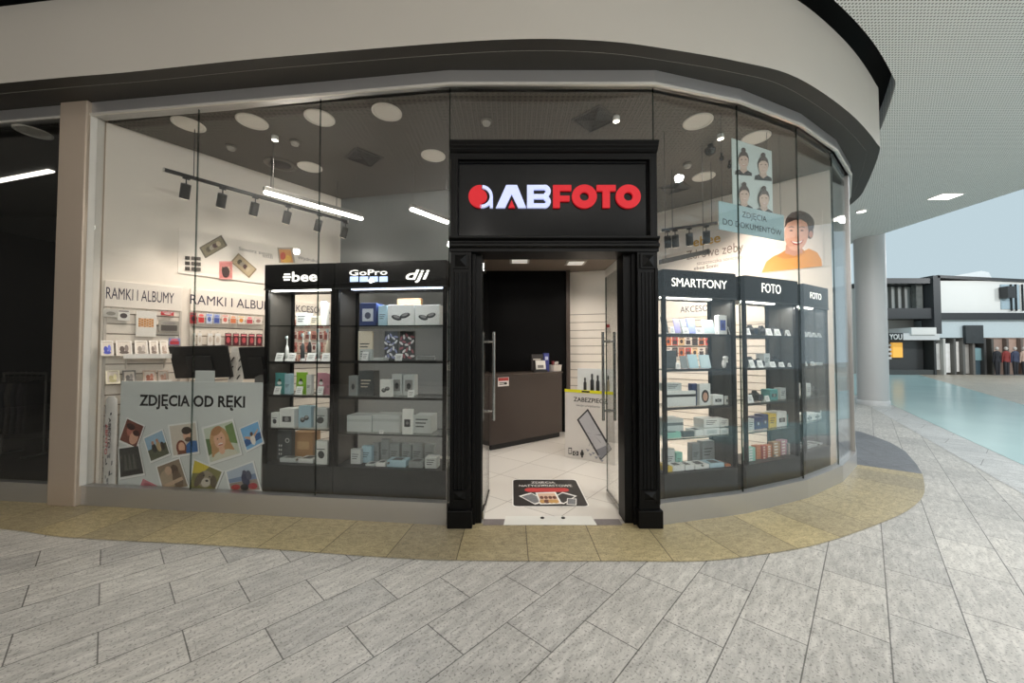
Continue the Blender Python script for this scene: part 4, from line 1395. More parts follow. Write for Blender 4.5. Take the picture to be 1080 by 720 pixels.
goods(S3, 'last case', [
    ('top shelf', sC[0], YI, [('camera', 851, 857, 347, .08, 'black', {}), ('camera', 861, 867, 348, .08, 'black', {}), ('card', 849.5, 853.5, 349.5, 0, 'white', {}), ('card', 855, 858.5, 350, 0, 'white', {}), ('card', 860, 863.5, 350.5, 0, 'white', {}), ('card', 865.5, 869, 351, 0, 'white', {})]),
    ('second shelf', sC[1], YI, [('camera', 851, 857, 375, .08, 'black', {}), ('camera', 862, 868, 376, .08, 'black', {}), ('card', 849.5, 853, 380.5, 0, 'white', {}), ('card', 857, 860.5, 381, 0, 'white', {}), ('flat', 862, 872, 382, .0, 'pale grey', {})]),
    ('third shelf', sC[2], YI, [('carton', 851.5, 855.5, 404, .04, 'white', dict(m='lines', desc='tall slim')), ('camera', 858, 867, 406, .06, 'dark grey', {})]),
    ('fourth shelf', sC[3], YI, [('carton', 849.5, 857, 437, .03, 'white', dict(m='camera')), ('carton', 858, 865.5, 436, .03, 'white', dict(m='camera')), ('carton', 866.5, 872.5, 432, .03, 'pale grey', dict(m='camera'))]),
    ('case floor', zcb, YI, [('flat', 850, 857.5, 470, .02, 'pale grey', {}), ('flat', 858.5, 865.5, 469, .02, 'pale grey', {}), ('flat', 866.5, 873, 467, .02, 'pale grey', {})]),
])
# little film cartons piled on the floor of the camera case
for k, (a, b, top, colname, band) in enumerate(((789, 797, 472, 'mint', (240, 240, 240)), (798, 804, 470, 'orange', (200, 120, 70)), (804.5, 809, 470, 'red', (236, 210, 190)), (809.5, 815, 469.5, 'orange', (244, 236, 226)), (816, 823.5, 466, 'brown', (236, 226, 214)), (824, 831, 464, 'pink', (240, 230, 224)), (831.5, 838, 467, 'grey', (220, 190, 170)))):
    yl = YI + .03 + .02 * (k % 2)
    x0, _ = S2.p(a, 480, yl); x1, _ = S2.p(b, 480, yl)
    x0, x1 = max(x0, xd0 + .042), min(x1, xd1 - .042)
    _, zt = S2.p((a + b) / 2, top, yl)
    nlev = 5
    h = (zt - zcb) / nlev
    where = ['stack nearest the smartphone case', 'second stack', 'third stack', 'fourth stack', 'fifth stack', 'sixth stack', 'last stack'][k]
    for j in range(nlev):
        t = thing('film_carton', '%s film carton, %s up in the %s of the camera case' % (colname, ORD[j], where), 'film box', S2.w((x0 + x1) / 2, yl, zcb + .0015 + j * h), S2.th, 'film cartons piled in the camera case')
        film_carton(t, (x1 - x0) * .95, .06, h * .97, COLN[colname], band)
# ------------------------------------------------------------------ inside: light fittings on the dark ceiling
TRIM = M((236, 232, 224), 0.35)
DIFF = M((206, 202, 192), 0.5, emit=0.26, var=0, name='frosted_diffuser')
DARKFIT = M((50, 47, 44), 0.5)
big = [(199, 131, 'nearest the steel pillar'), (266, 128, 'second from the steel pillar in the front row'), (337, 124, 'third from the steel pillar in the front row'), (408, 118, 'in the front row closest to the sign'),
       (457, 164, 'beside the far LED tube'), (327, 176, 'above the long LED tube'), (736, 128, 'over the smartphone case'), (797, 145, 'over the camera case beside the hanging portraits'), (742, 186, 'farther back over the smartphone case')]
for px, py, wh in big:
    q = atz(px, py, ZC)
    t = thing('ceiling_downlight', 'round frosted recessed ceiling lamp %s' % wh, 'ceiling lamp', (q.x, q.y, ZC), 0, 'round recessed lamps of the shop')
    obj('trim_ring', MB().lathe([(.145, 0), (.145, -.008), (.125, -.012), (.118, -.004)], n=32), TRIM, t)
    obj('diffuser', MB().lathe([(0.0, -.004), (.12, -.003)], n=32), DIFF, t)
for px, py, wh in ((290, 148, 'in front of the long LED tube'), (650, 128, 'beside the air grille above the sign'), (760, 146.5, 'near the hanging portraits')):
    q = atz(px, py, ZC - .05)
    t = thing('ceiling_spotlight', 'small lit white spotlight on the dark shop ceiling %s' % wh, 'spotlight', (q.x, q.y, ZC), 0, 'small ceiling spotlights')
    obj('spot_body', MB().lathe([(.032, 0), (.036, -.045), (.03, -.05)], n=20), M((226, 224, 218), 0.4), t)
    obj('bulb', MB().lathe([(.030, -.0505), (0, -.054)], n=20), M((255, 246, 230), 0.5, emit=8, var=0), t)
    lamp('spot_lamp', 'SPOT', (q.x, q.y, ZC - .07), 60, (1, .93, .84), (q.x, q.y + .3, 0), .03, angle=120, blend=.8)
q = atz(296, 173, ZC)
t = thing('ceiling_speaker', 'round dark ceiling speaker between the small spotlight and the long LED tube', 'speaker', (q.x, q.y, ZC))
obj('speaker_ring', MB().lathe([(.19, 0), (.19, -.006), (.13, -.012), (.12, -.004)], n=32), M((96, 90, 83), 0.5), t)
obj('speaker_cone', MB().lathe([(.12, -.004), (.07, -.016), (0, -.02)], n=28), M((34, 32, 30), 0.6), t)
for px, py, wh in ((244, 154, 'near the steel pillar'), (513, 127, 'above the sign'), (311, 149, 'beside the ceiling speaker'), (725, 173, 'over the smartphone case')):
    q = atz(px, py, ZC)
    t = thing('smoke_detector', 'small smoke detector on the dark shop ceiling %s' % wh, 'smoke detector', (q.x, q.y, ZC), 0, 'ceiling smoke detectors')
    obj('detector_base', MB().lathe([(.055, 0), (.055, -.018), (.048, -.022)], n=24), M((118, 112, 104), 0.5), t)
    obj('detector_head', MB().lathe([(.042, -.022), (.036, -.046), (0, -.052)], n=24), M((176, 172, 164), 0.5), t)
for px, py, wh in ((627, 126, 'above the sign'), (712, 198, 'farther back over the smartphone case'), (384, 166, 'standing for a reflection between LED tubes')):  # the last grille is added in place of a window reflection
    q = atz(px, py, ZC)
    t = thing('air_grille', 'dark square four-way air grille in the ceiling %s' % wh, 'air grille', (q.x, q.y, ZC), R(45), 'ceiling air grilles')
    mb = MB()
    for k in range(5):
        s, s2 = .15 - .03 * k, .135 - .03 * k
        for a in range(4):
            m_ = Matrix.Rotation(math.pi / 2 * a, 4, 'Z')
            p = [m_ @ Vector(v) for v in ((-s, -s, -.004), (s, -s, -.004), (s2, -s2, -.02), (-s2, -s2, -.02))]
            mb.add(p, [(0, 3, 2, 1)])
    obj('vanes', mb, DARKFIT, t)
    obj('frame', MB().box(-.17, .17, -.17, -.15, -.008, 0).box(-.17, .17, .15, .17, -.008, 0).box(-.17, -.15, -.15, .15, -.008, 0).box(.15, .17, -.15, .15, -.008, 0), M((66, 62, 58), 0.5), t)
# little black dome cameras by the portraits
for px, py, z_, wh, r_ in ((749, 159, ZC, 'large black dome camera under the ceiling before the portraits', .06), (761, 167.5, ZC, 'small black hanging microphone beside the dome camera', .026), (769.5, 175.5, ZC, 'small black hanging microphone beside the portraits', .026)):
    q = atz(px, py, z_ - .07)
    t = thing('ceiling_camera', wh, 'camera', (q.x, q.y, z_))
    obj('mount', MB().cyl((0, 0, 0), (0, 0, -.05), r_ * .5, n=14), BLACKM, t)
    obj('dome', MB().lathe([(r_, -.05), (r_ * 1.02, -.07), (r_ * .7, -.07 - r_ * .7), (0, -.07 - r_)], n=20), M((24, 24, 25), 0.15), t)

# black track with its spotlights along the white wall
ZT = 3.35


def track(name, label, pa, pb, z, heads, aim_fr, group, hw, cords):
    A, B = atz(pa[0], pa[1], z), atz(pb[0], pb[1], z)
    d = B - A
    th = math.atan2(d.y, d.x)
    f = Frame(A.x, A.y, th)
    t = thing(name, label, 'track', (A.x, A.y, z), th)
    obj('rail', MB().box(0, d.length, -.017, .017, -.016, .016), BLACKM, t, .002)
    obj('end_cap', MB().box(-.012, 0, -.019, .019, -.018, .018).box(d.length, d.length + .012, -.019, .019, -.018, .018), M((190, 186, 178), 0.4), t)
    for k in cords:
        obj('suspension_cord', MB().cyl((d.length * k, 0, .016), (d.length * k, 0, ZC - z - .002), .004, n=8), BLACKM, t)
    for i, (px, py) in enumerate(heads):
        x, _ = f.p(px, py, 0)
        s = thing('track_spotlight', 'black cylinder spotlight, %s on %s' % (ORD[i], hw), 'spotlight', f.w(x, 0, z - .0165), th, group)
        tw = Matrix.Rotation(R(28), 4, 'X')
        obj('adapter', MB().box(-.03, .03, -.014, .014, -.018, 0), BLACKM, s, .002)
        obj('stem', MB().cyl((0, 0, -.018), (0, 0, -.075), .006, n=10), BLACKM, s)
        m_ = Matrix.Translation((0, 0, -.07)) @ tw
        hb_ = MB().cyl(m_ @ Vector((0, 0, 0)), m_ @ Vector((0, 0, -.15)), .043, .043, 24)
        h_ = obj('lamp_head', hb_, M((46, 46, 45), 0.45), s)
        obj('lens', MB().cyl(m_ @ Vector((0, 0, -.151)), m_ @ Vector((0, 0, -.153)), .036, n=20), M((255, 240, 215), 0.4, emit=3, var=0), h_)
    return f, A, B


f, A, B = track('lighting_track', 'long black lighting track hanging along the bright wall of frames and albums', (173.5, 179), (366, 233.5), ZT,
                ((196.5, 188), (235, 197), (269.5, 206), (304, 214), (337, 223), (364.5, 232)), FW, 'spotlights of the long track', 'the long track from the steel pillar', (.12, .5, .92))
for k in range(6):
    q = A.lerp(B, .06 + .176 * k)
    d = q - FW.o
    xw = d.dot(FW.u)
    lamp('track_lamp', 'SPOT', (q.x, q.y, ZT - .27), 20, (1, .86, .74), FW.w(xw + .02, 0, 1.0), .04, angle=85, blend=.8)
fr2, A2, B2 = track('lighting_track', 'short black lighting track before the toothbrush banner', (698, 243), (757, 235), 3.1, ((704, 247), (712, 246), (727, 244), (745, 242)), FR, 'spotlights of the short track', 'the short track from the sign', (.2, .9))
for k in range(4):
    q = A2.lerp(B2, .1 + .26 * k)
    d = q - FR.o
    lamp('track_lamp', 'SPOT', (q.x, q.y, 3.1 - .27), 34, (1, .88, .77), FR.w(d.dot(FR.u) + .1, 0, 1.7), .04, angle=115, blend=.8)
lamp('track_lamp', 'SPOT', (3.2, 4.95, 3.5), 40, (1, .89, .79), FR.w(2.6, 0, 1.9), .04, angle=120, blend=.8)  # extra spot on no track, aimed at the right wall

for (pa, pb, lab, z_) in (((278, 201), (382.5, 230), 'long bright LED tube lamp hanging in front of the lighting track', 3.3), ((433, 219), (474.5, 234.5), 'bright LED tube lamp hanging next to the sign', 3.3)):
    A, B = atz(*pa, z_), atz(*pb, z_)
    if pa[0] > 400:
        B = A + (B - A) * .96
    d = B - A
    t = thing('tube_lamp', lab, 'tube lamp', (A.x, A.y, z_), math.atan2(d.y, d.x))
    obj('housing', MB().box(0, d.length, -.03, .03, 0.003, .05), M((150, 148, 142), 0.4, 0.3), t, .004)
    obj('diffuser', MB().box(0.006, d.length - .006, -.028, .028, -.03, .002), M((255, 250, 240), 0.5, emit=14, var=0, name='tube_diffuser'), t, .008)
    for k in (.08, .92):
        obj('suspension_cord', MB().cyl((d.length * k, 0, .05), (d.length * k, 0, ZC - z_ - .002), .003, n=6), M((110, 108, 104), 0.4, 0.6), t)
# dark pendant bar over the smartphone case, seen slightly from below
A, B = at(697, 278.5, 4.0), at(744, 268, 4.3)
d = B - A
t = thing('pendant_bar', 'dark unlit pendant lamp bar hanging above the smartphone case', 'pendant lamp', A, math.atan2(d.y, d.x))
ln = math.hypot(d.x, d.y)
obj('housing', MB().prism([(0, -.03, 0), (0, .03, 0), (0, .03, .05), (0, -.03, .05)], (ln, 0, d.z)), M((78, 72, 66), 0.4), t, .004)
obj('end_cap', MB().box(ln, ln + .03, -.034, .034, d.z - .004, d.z + .054), M((58, 53, 49), 0.4), t)
for k in (.1, .95):
    obj('suspension_cord', MB().cyl((ln * k, 0, d.z * k + .05), (ln * k, 0, ZC - A.z - .002), .003, n=6), BLACKM, t)
# lamps flush in the dropped ceiling
for px, py, wh in ((548, 275, 'over the counter'), (607, 277, 'before the pale wall')):
    q = atz(px, py, ZLOW)
    t = thing('ceiling_panel_lamp', 'small square recessed lamp in the low ceiling %s' % wh, 'ceiling lamp', (q.x, q.y, ZLOW), 0, 'square lamps in the low ceiling')
    obj('frame', MB().box(-.17, .17, -.17, .17, -.012, 0), M((176, 172, 164), 0.4), t, .003)
    obj('diffuser', MB().box(-.13, .13, -.13, .13, -.014, -.0125), M((240, 236, 226), 0.5, emit=.35, var=0), t)
    lamp('panel_lamp', 'SPOT', (q.x, q.y, ZLOW - .06), 48, (1, .92, .83), (q.x + .1, q.y - .2, 0), .08, angle=140, blend=.9)
lamp('entrance_lamp', 'SPOT', (.37, 4.4, 3.7), 42, (1, .93, .85), (.37, 4.5, 0), .1, angle=120, blend=.9)

# ------------------------------------------------------------------ the bright wall of frames and albums
SL = M((238, 229, 217), 0.5, name='slatwall_white', var=0.03)
SLD = M((150, 138, 126), 0.6)


def slatwall(fr, x0, x1, z0, z1, label, pitch=.105):
    t = thing('slatwall_panel', label, 'slatwall', fr.w(x0, 0, 0), fr.th)
    obj('groove_backing', MB().box(0, x1 - x0, -.008, -.002, z0, z1), SLD, t)
    mb = MB()
    z = z0
    while z < z1 - .01:
        mb.box(0, x1 - x0, -.022, -.0085, z, min(z1, z + pitch - .012))
        z += pitch
    obj('slats', mb, SL, t)
    return t


YS = -.024
bays = [(91, 191, 'first bay of white slatwall, nearest the steel pillar'), (200, 279, 'second bay of white slatwall behind the monitors'), (302, 352, 'third bay of white slatwall behind the narrow case')]
ink = M((52, 42, 66), 0.5, name='violet_black_lettering', var=0)
HB = {}
for i, (a, b, lab) in enumerate(bays):
    x0 = max(.02, FW.p(a, 350, YS)[0])
    x1 = FW.p(b, 350, YS)[0]
    zt = FW.p((a + b) / 2, (296, 308, 319)[i] + (0 if i else 2), YS)[1]
    zs = FW.p((a + b) / 2, (325, 330, 334)[i], YS)[1]
    t = slatwall(FW, x0, x1, .12, zs - .002, lab)
    hbd = obj('header_board', MB().box(0, x1 - x0, -.034, -.004, zs, zt), M((242, 234, 224), 0.5), t, .003)
    HB[i] = (t, x0, x1, zs, zt, hbd)
    for xx in (0, x1 - x0 - .02):
        obj('upright', MB().box(xx, xx + .02, -.036, -.0225, .12, zs - .003), M((206, 198, 188), 0.4), t)
for i, s, a, pa, b, pb, cap in ((0, 'RAMKI I ALBUMY', 84, 301, 183.5, 317, 11), (1, 'RAMKI I ALBUMY', 200.5, 319.5, 293, 326.5, 8.5), (2, 'AKCESORIA', 306, 330, 348.5, 333, 6.5)):
    t, x0, x1, zs, zt, hbd = HB[i]
    xa, za = FW.p(a, pa, -.036)
    xb, zb_ = FW.p(b, pb, -.036)
    xa = max(xa, x0 + .01) if i == 0 else xa
    z_ = zs + (zt - zs) * .30
    cap_ = (zt - zs) * .46
    text(s, ink, hbd, (xa - x0, -.0345, z_), U, V, cap_, xb - xa, .0, .001)

# framed poster high on the wall with printed phone cases
PY = -.012
x0, _ = FW.p(188, 262, PY); x1, _ = FW.p(352, 270, PY)
_, z1 = FW.p(193, 241, PY); _, z0 = FW.p(193, 288.5, PY)
t = thing('wall_banner', 'wide pale banner of printed phone cases high on the wall of frames', 'banner', FW.w(x0, 0, 0), FW.th)
obj('board', MB().box(0, x1 - x0, PY, 0, z0, z1), M((244, 236, 226), 0.5), t, .002)
art = Art(FW, PY - .001, (x0, 0, 0))


def rotrect(cx, cy, w, h, a):
    c, s = math.cos(a), math.sin(a)
    return [(cx + x * c - y * s, cy + x * s + y * c) for x, y in ((-w, -h), (w, -h), (w, h), (-w, h))]


for cx, cy, w, h, a, c1, c2 in ((225, 260, 13.5, 6.5, -.52, (108, 100, 84), (146, 136, 112)), (257, 280, 13, 6.2, .72, (150, 132, 104), (196, 178, 146)), (238, 285, 7, 9.5, 0, (228, 158, 152), (208, 132, 128))):
    art.shape(rotrect(cx, cy, w, h, a), c1).shape(rotrect(cx, cy, w * .88, h * .84, a), c2)
    for k in range(4):
        art.shape(ell(cx + (k - 1.5) * w * .3 * math.cos(a), cy + (k - 1.5) * w * .3 * math.sin(a), w * .18, h * .45, 10, a + k), [(96, 86, 70), (176, 166, 150), (86, 60, 58), (206, 190, 160)][k])
art.shape(ell(238, 287, 4, 6), (70, 52, 50))
for k in range(3):
    y_ = 270 + 5.6 * k
    art.shape([(195, y_), (200, y_ + .3), (200, y_ + 4), (195, y_ + 3.6)], (60, 54, 50)).shape([(201.5, y_ + .4), (211.5, y_ + 1.2), (211.5, y_ + 4.8), (201.5, y_ + 4)], (92, 86, 80))
art.shape([(292, 261), (308, 261), (311, 277), (294, 277)], (176, 164, 150)).shape([(294, 263), (306, 263), (309, 277), (296, 277)], (222, 160, 96)).shape(ell(302, 273, 5, 4), (236, 190, 90)).shape(ell(298, 270, 3, 4), (200, 90, 70))
art.done('printed_phone_cases', t)
gtx = M((120, 112, 106), 0.5, var=0)
for s, a, b, py, hcap in (('Stwórz swoje', 252, 287, 264, .05), ('etui', 277, 287.5, 271, .05), ('Wydrukuj', 314, 336, 273, .05)):
    xa, z_ = FW.p(a, py, PY); xb, _ = FW.p(b, py, PY)
    text(s, gtx, t, (xa - x0, PY - .0015, z_), U, V, hcap, xb - xa, .0, 0)


def hang(fr, i, a, b, y0, y1, col, ink_, label, group, yl=YS - .03, style=0):
    x0, za = fr.p(a, (y0 + y1) / 2, yl); x1, _ = fr.p(b, (y0 + y1) / 2, yl)
    _, z1 = fr.p((a + b) / 2, y0, yl); _, z0 = fr.p((a + b) / 2, y1, yl)
    if i in HB:
        z1 = min(z1, HB[i][3] - .024)
    z1 = max(z1, z0 + .04)
    while fr is FW and FL.loc(fr.w(x0, yl))[1] < .05:
        x0 += .01; x1 += .01
    w, h = x1 - x0, z1 - z0
    t = thing('hanging_pack', label, 'hanging pack', fr.w((x0 + x1) / 2, yl, z0), fr.th, group)
    obj('pack_card', MB().box(-w / 2, w / 2, 0, .012, 0, h), M(col, 0.45), t, .002)
    if style == 0:
        mb = MB().poly([(x, -.001, z) for x, z in ell(0, h * .45, w * .3, h * .24, 14)], 0)
        mb.poly([(-w * .4, -.001, h * .8), (w * .4, -.001, h * .8), (w * .4, -.001, h * .92), (-w * .4, -.001, h * .92)], 1)
    elif style == 1:
        mb = MB()
        mb.poly([(-w * .4, -.001, h * .1), (w * .4, -.001, h * .1), (w * .4, -.001, h * .6), (-w * .4, -.001, h * .6)], 0)
        mb.poly([(x, -.0016, z) for x, z in ell(0, h * .78, w * .34, h * .12, 14)], 1)
    else:
        mb = MB()
        for r in range(7):
            for c in range(6):
                xx, zz = -w * .38 + w * .76 * c / 6, h * .38 + h * .34 * r / 7
                mb.poly([(xx, -.001, zz), (xx + w * .11, -.001, zz), (xx + w * .11, -.001, zz + h * .042), (xx, -.001, zz + h * .042)], (r * 5 + c * 3) % 2)
    obj('printed_pattern', mb, [M(ink_, 0.5), M([min(255, c + 60) for c in ink_], 0.5)], t)
    obj('peg', MB().tube([(0, -.008, h + .012), (0, .0, h + .01), (0, .028, h + .01)], .003, 6), CHROME, t)
    return t


for a, b, y0, y1, col, ik, lab, st in ((101, 118, 316, 334, (206, 202, 194), (150, 146, 138), 'clear grey photo frame pack hanging first on the first bay', 0),
                                       (124, 137, 319.5, 338, (238, 236, 230), (86, 78, 78), 'white pack with a dark round picture, second on the first bay', 0),
                                       (143.5, 165, 321.5, 355, (240, 236, 228), (190, 130, 70), 'large white photo frame with an orange mosaic picture on the first bay', 2),
                                       (170, 183.5, 322.5, 332.5, (206, 64, 70), (240, 210, 206), 'small red gift pack hanging highest beside the mosaic frame', 0),
                                       (167.5, 189, 338, 350, (178, 172, 162), (96, 90, 86), 'grey strap pack hanging below the red gift pack', 1),
                                       (178, 190, 356.5, 364, (150, 160, 204), (206, 70, 80), 'small blue and red pack hanging above the frame shelf', 1)):
    hang(FW, 0, a, b, y0, y1, col, ik, lab, None, style=st)
cl = [((168, 52, 56), (60, 40, 50), 'dark red'), ((236, 220, 212), (206, 60, 60), 'white and red'), ((206, 214, 236), (90, 110, 180), 'pale blue'), ((190, 200, 232), (80, 96, 170), 'mid blue'), ((240, 226, 216), (216, 110, 100), 'white and coral'),
      ((242, 232, 222), (220, 130, 90), 'cream and orange'), ((244, 236, 226), (226, 150, 70), 'cream and amber'), ((240, 232, 224), (206, 90, 100), 'cream and rose'), ((238, 230, 222), (180, 140, 130), 'cream and brown')]
for k, (a, b) in enumerate(((200.5, 207), (208.5, 216), (217.5, 224), (225.5, 232), (234, 241), (242.5, 249.5), (251, 258), (259.5, 267), (268.5, 276.5))):
    hang(FW, 1, a, b, 327.5 + .35 * k, 341 + .12 * k, cl[k][0], cl[k][1], '%s photo album pack, %s in the upper row of the second bay' % (cl[k][2], ORD[k]), 'upper row of packs on the second bay', style=k % 2)
for k, (a, b) in enumerate(((203, 206.5), (208.5, 213), (219, 224.5), (226.5, 233), (237.5, 244), (246, 252), (254, 260.5), (262.5, 268.5), (270.5, 276.5))):
    red = k > 3
    hang(FW, 1, a, b, 350.5 + .2 * k, 364 + .1 * k, (96, 44, 50) if red else (244, 238, 230), (206, 90, 96) if red else (220, 206, 192), '%s pack, %s in the lower row of the second bay' % ('dark red key ring' if red else 'white key ring', ORD[k]), 'lower row of packs on the second bay', style=0)
for r, (ya, yb) in enumerate(((337, 345), (349, 358), (361, 371), (374, 383))):
    for k in range(6):
        a = 308 + 6.8 * k
        c_ = [(214, 160, 144), (238, 228, 220), (196, 120, 110), (226, 200, 186)][(k + r) % 4]
        hang(FW, 2, a, a + 5.4, ya, yb, c_, (120, 70, 66), '%s accessory pack, %s in the %s row of the third bay' % (['pink', 'white', 'rust', 'beige'][(k + r) % 4], ORD[k], ORD[r]), 'accessory packs on the third bay', style=r % 2)

# two white shelves with leaning picture frames in the first bay
def frame_pic(fr, a, b, y0, yl, zb, col, ink_, label, group, lean=20, kind='picture_frame'):
    x0, _ = fr.p(a, y0 + 6, yl); x1, _ = fr.p(b, y0 + 6, yl)
    w = x1 - x0
    _, zt = fr.p((a + b) / 2, y0, yl + .03)
    h = max(.06, (zt - zb) / math.cos(R(lean)))
    t = thing(kind, label, 'picture frame', fr.w((x0 + x1) / 2, yl, zb), fr.th, group)
    L = Matrix.Rotation(R(-lean), 4, 'X')
    b_ = .012
    mb = MB()
    for q in ((-w / 2, w / 2, 0, b_), (-w / 2, w / 2, h - b_, h)):
        mb.tbox(L, q[0], q[1], 0, .014, q[2], q[3])
    for q in ((-w / 2, -w / 2 + b_), (w / 2 - b_, w / 2)):
        mb.tbox(L, q[0], q[1], 0, .014, b_, h - b_)
    obj('frame_border', mb, M(col, 0.4), t)
    mb = MB().tbox(L, -w / 2 + b_, w / 2 - b_, .006, .010, b_, h - b_)
    p = obj('picture', mb, M((226, 216, 204), 0.5), t)
    mb = MB()
    for k, (cx, cz, rx, rz) in enumerate(((-.12, .45, .16, .2), (.16, .5, .13, .24), (.0, .22, .3, .1))):
        mb.poly([L @ Vector((x, .0055 - .0006 * k, z)) for x, z in ell(cx * w, cz * h, rx * w, rz * h, 14)], k % 2)
    obj('picture_motif', mb, [M(ink_, 0.5), M([min(255, c + 40) for c in ink_], 0.5)], p)
    obj('strut', MB().tbox(L, -.012, .012, .014, .018, h * .2, h * .7), M((60, 56, 52), 0.5), t)
    return t


t0, x0, x1, zs, zt, _h = HB[0]
for n_, (py, dep, lab) in enumerate(((375, .15, 'upper white shelf with bracket on the first bay'), (404, .17, 'lower white shelf with bracket on the first bay'))):
    yf = -.03 - dep
    zsh = FW.p(140, py, yf)[1]
    xs0 = FW.p(93, py, yf)[0]
    while FL.loc(FW.w(xs0, yf - .01))[1] < .10:
        xs0 += .01
    xs1 = FW.p(181, py, yf)[0]
    t = thing('wall_shelf', lab, 'shelf', FW.w(xs0, -.03, zsh), FW.th, 'white shelves of the first bay')
    obj('board', MB().box(0, xs1 - xs0, -dep, 0, -.018, 0), M((244, 238, 230), 0.4), t, .002)
    obj('front_lip', MB().box(0, xs1 - xs0, -dep - .006, -dep - .0005, -.03, .02), M((248, 244, 238), 0.35), t, .001)
    for xx in (.03, xs1 - xs0 - .04):
        obj('bracket', MB().prism([(xx, 0, -.02), (xx, -dep * .8, -.02), (xx, 0, -.14)], (.008, 0, 0)), M((226, 220, 212), 0.4), t)
    if n_ == 0:
        lst = ((107, 120.5, (70, 84, 190)), (123, 140, (92, 80, 74)), (143, 157, (150, 140, 132)), (158.5, 168, (120, 106, 98)), (170, 178.5, (170, 150, 136)))
        for k, (a, b, ik) in enumerate(lst):
            frame_pic(FW, a, b, 359, yf + .05, zsh + .001, (240, 234, 226), ik, '%s framed print, %s along the upper shelf of the first bay' % (['blue-lined', 'dark-printed', 'grey-printed', 'brown-printed', 'pale-printed'][k], ORD[k]), 'framed prints on the upper shelf', lean=28)
    else:
        lst = ((112, 127, (206, 196, 150), (246, 238, 214)), (130, 144, (126, 120, 116), (150, 146, 142)), (151.5, 165.5, (170, 104, 84), (214, 190, 172)), (167.5, 178.5, (190, 150, 130), (226, 206, 190)))
        for k, (a, b, ik, cc) in enumerate(lst):
            frame_pic(FW, a, b, 390.5, yf + .05, zsh + .001, cc, ik, '%s frame, %s along the lower shelf of the first bay' % (['yellowish floral', 'grey', 'rust red', 'peach'][k], ORD[k]), 'framed prints on the lower shelf', lean=28)
# low white display cube and its goods in the corner beside the pillar
yq = -.14
x0 = FW.p(86, 440, yq)[0]
while FL.loc(FW.w(x0, yq))[1] < .12:
    x0 += .01
x1 = x0 + .2
zt_ = FW.p(95, 443, yq)[1]
t = thing('display_cube', 'white open display cube standing in the corner beside the steel pillar', 'display cube', FW.w(x0, yq, 0), FW.th)
w = x1 - x0
obj('top_board', MB().box(0, w, 0, .10, zt_ - .02, zt_), WHITE, t, .002)
obj('bottom_board', MB().box(0, w, 0, .10, .22, .24), WHITE, t, .002)
for xx in (0, w - .018):
    obj('side_board', MB().box(xx, xx + .018, 0.001, .099, .006, zt_ - .021), M((196, 196, 192), 0.3), t, .001)
for nm, a, h, cc, lab, zz in (('patterned_box', .5, min(.17, FW.p(95, 400, yq)[1] - zt_), (226, 214, 196), 'tall cream speckled gift box on top of the display cube', zt_), ('album_box', .5, .15, (150, 150, 146), 'grey album box inside the display cube', .24)):
    b = thing(nm, lab, 'box', FW.w(x0 + w * a, yq + .02, zz + .0015), FW.th)
    obj('box_body', MB().box(-w * .36, w * .36, 0, .07, 0, h), M(cc, 0.5), b, .003)
    mb = MB()
    rr_ = random.Random(5)
    for k in range(26):
        cx, cz, r_ = rr_.uniform(-w * .3, w * .3), rr_.uniform(h * .08, h * .92), rr_.uniform(.008, .02)
        mb.poly([(x, -.001 - .0001 * k, z) for x, z in ell(cx, cz, r_, r_ * .8, 9)], k % 2)
    obj('speckle_pattern', mb, [M((120, 104, 84), 0.5), M((186, 160, 120), 0.5)], b)
# leaning banner roll with the shop name set upright
q = FL.w(FL.p(116.5, 470, .06)[0], .06, 0)
t = thing('banner_roll', 'grey and white printed banner roll standing between the display cube and the photo poster', 'banner', (q.x, q.y, 0.006), FL.th)
hgt = 1.05
prof = [(.066, 0), (.066, hgt * .9), (.06, hgt * .97), (.03, hgt)]
obj('sheet', MB().lathe(prof, n=28, sy=.4), M((206, 204, 200), 0.35, scale=14, var=.12), t)
mb = MB()
rr_ = random.Random(9)
for k in range(30):
    a = R(-90 + rr_.uniform(-62, 62)); z_ = rr_.uniform(.05, hgt * .86)
    hh_, ww_ = rr_.uniform(.02, .07), rr_.uniform(.06, .16)
    mb.add([((.0672 + .0001 * k) * math.cos(a + s_), (.0672 + .0001 * k) * .4 * math.sin(a + s_) - .0008, z__) for s_, z__ in ((-ww_, z_), (ww_, z_ + .01), (ww_, z_ + hh_), (-ww_, z_ + hh_ * .8))], [(0, 1, 2, 3)], k % 2)
obj('printed_pattern', mb, [M((66, 66, 70), 0.5), M((132, 132, 134), 0.5)], t)
text('ABFOTO', M((190, 48, 54), 0.5, var=0), t, (-.022, -.031, hgt * .74), (0, 0, -1), (1, 0, 0), .028, .30, .006, .001)
text('ABFOTO', M((40, 38, 40), 0.5, var=0), t, (.012, -.031, hgt * .80), (0, 0, -1), (1, 0, 0), .028, .30, .006, .001)

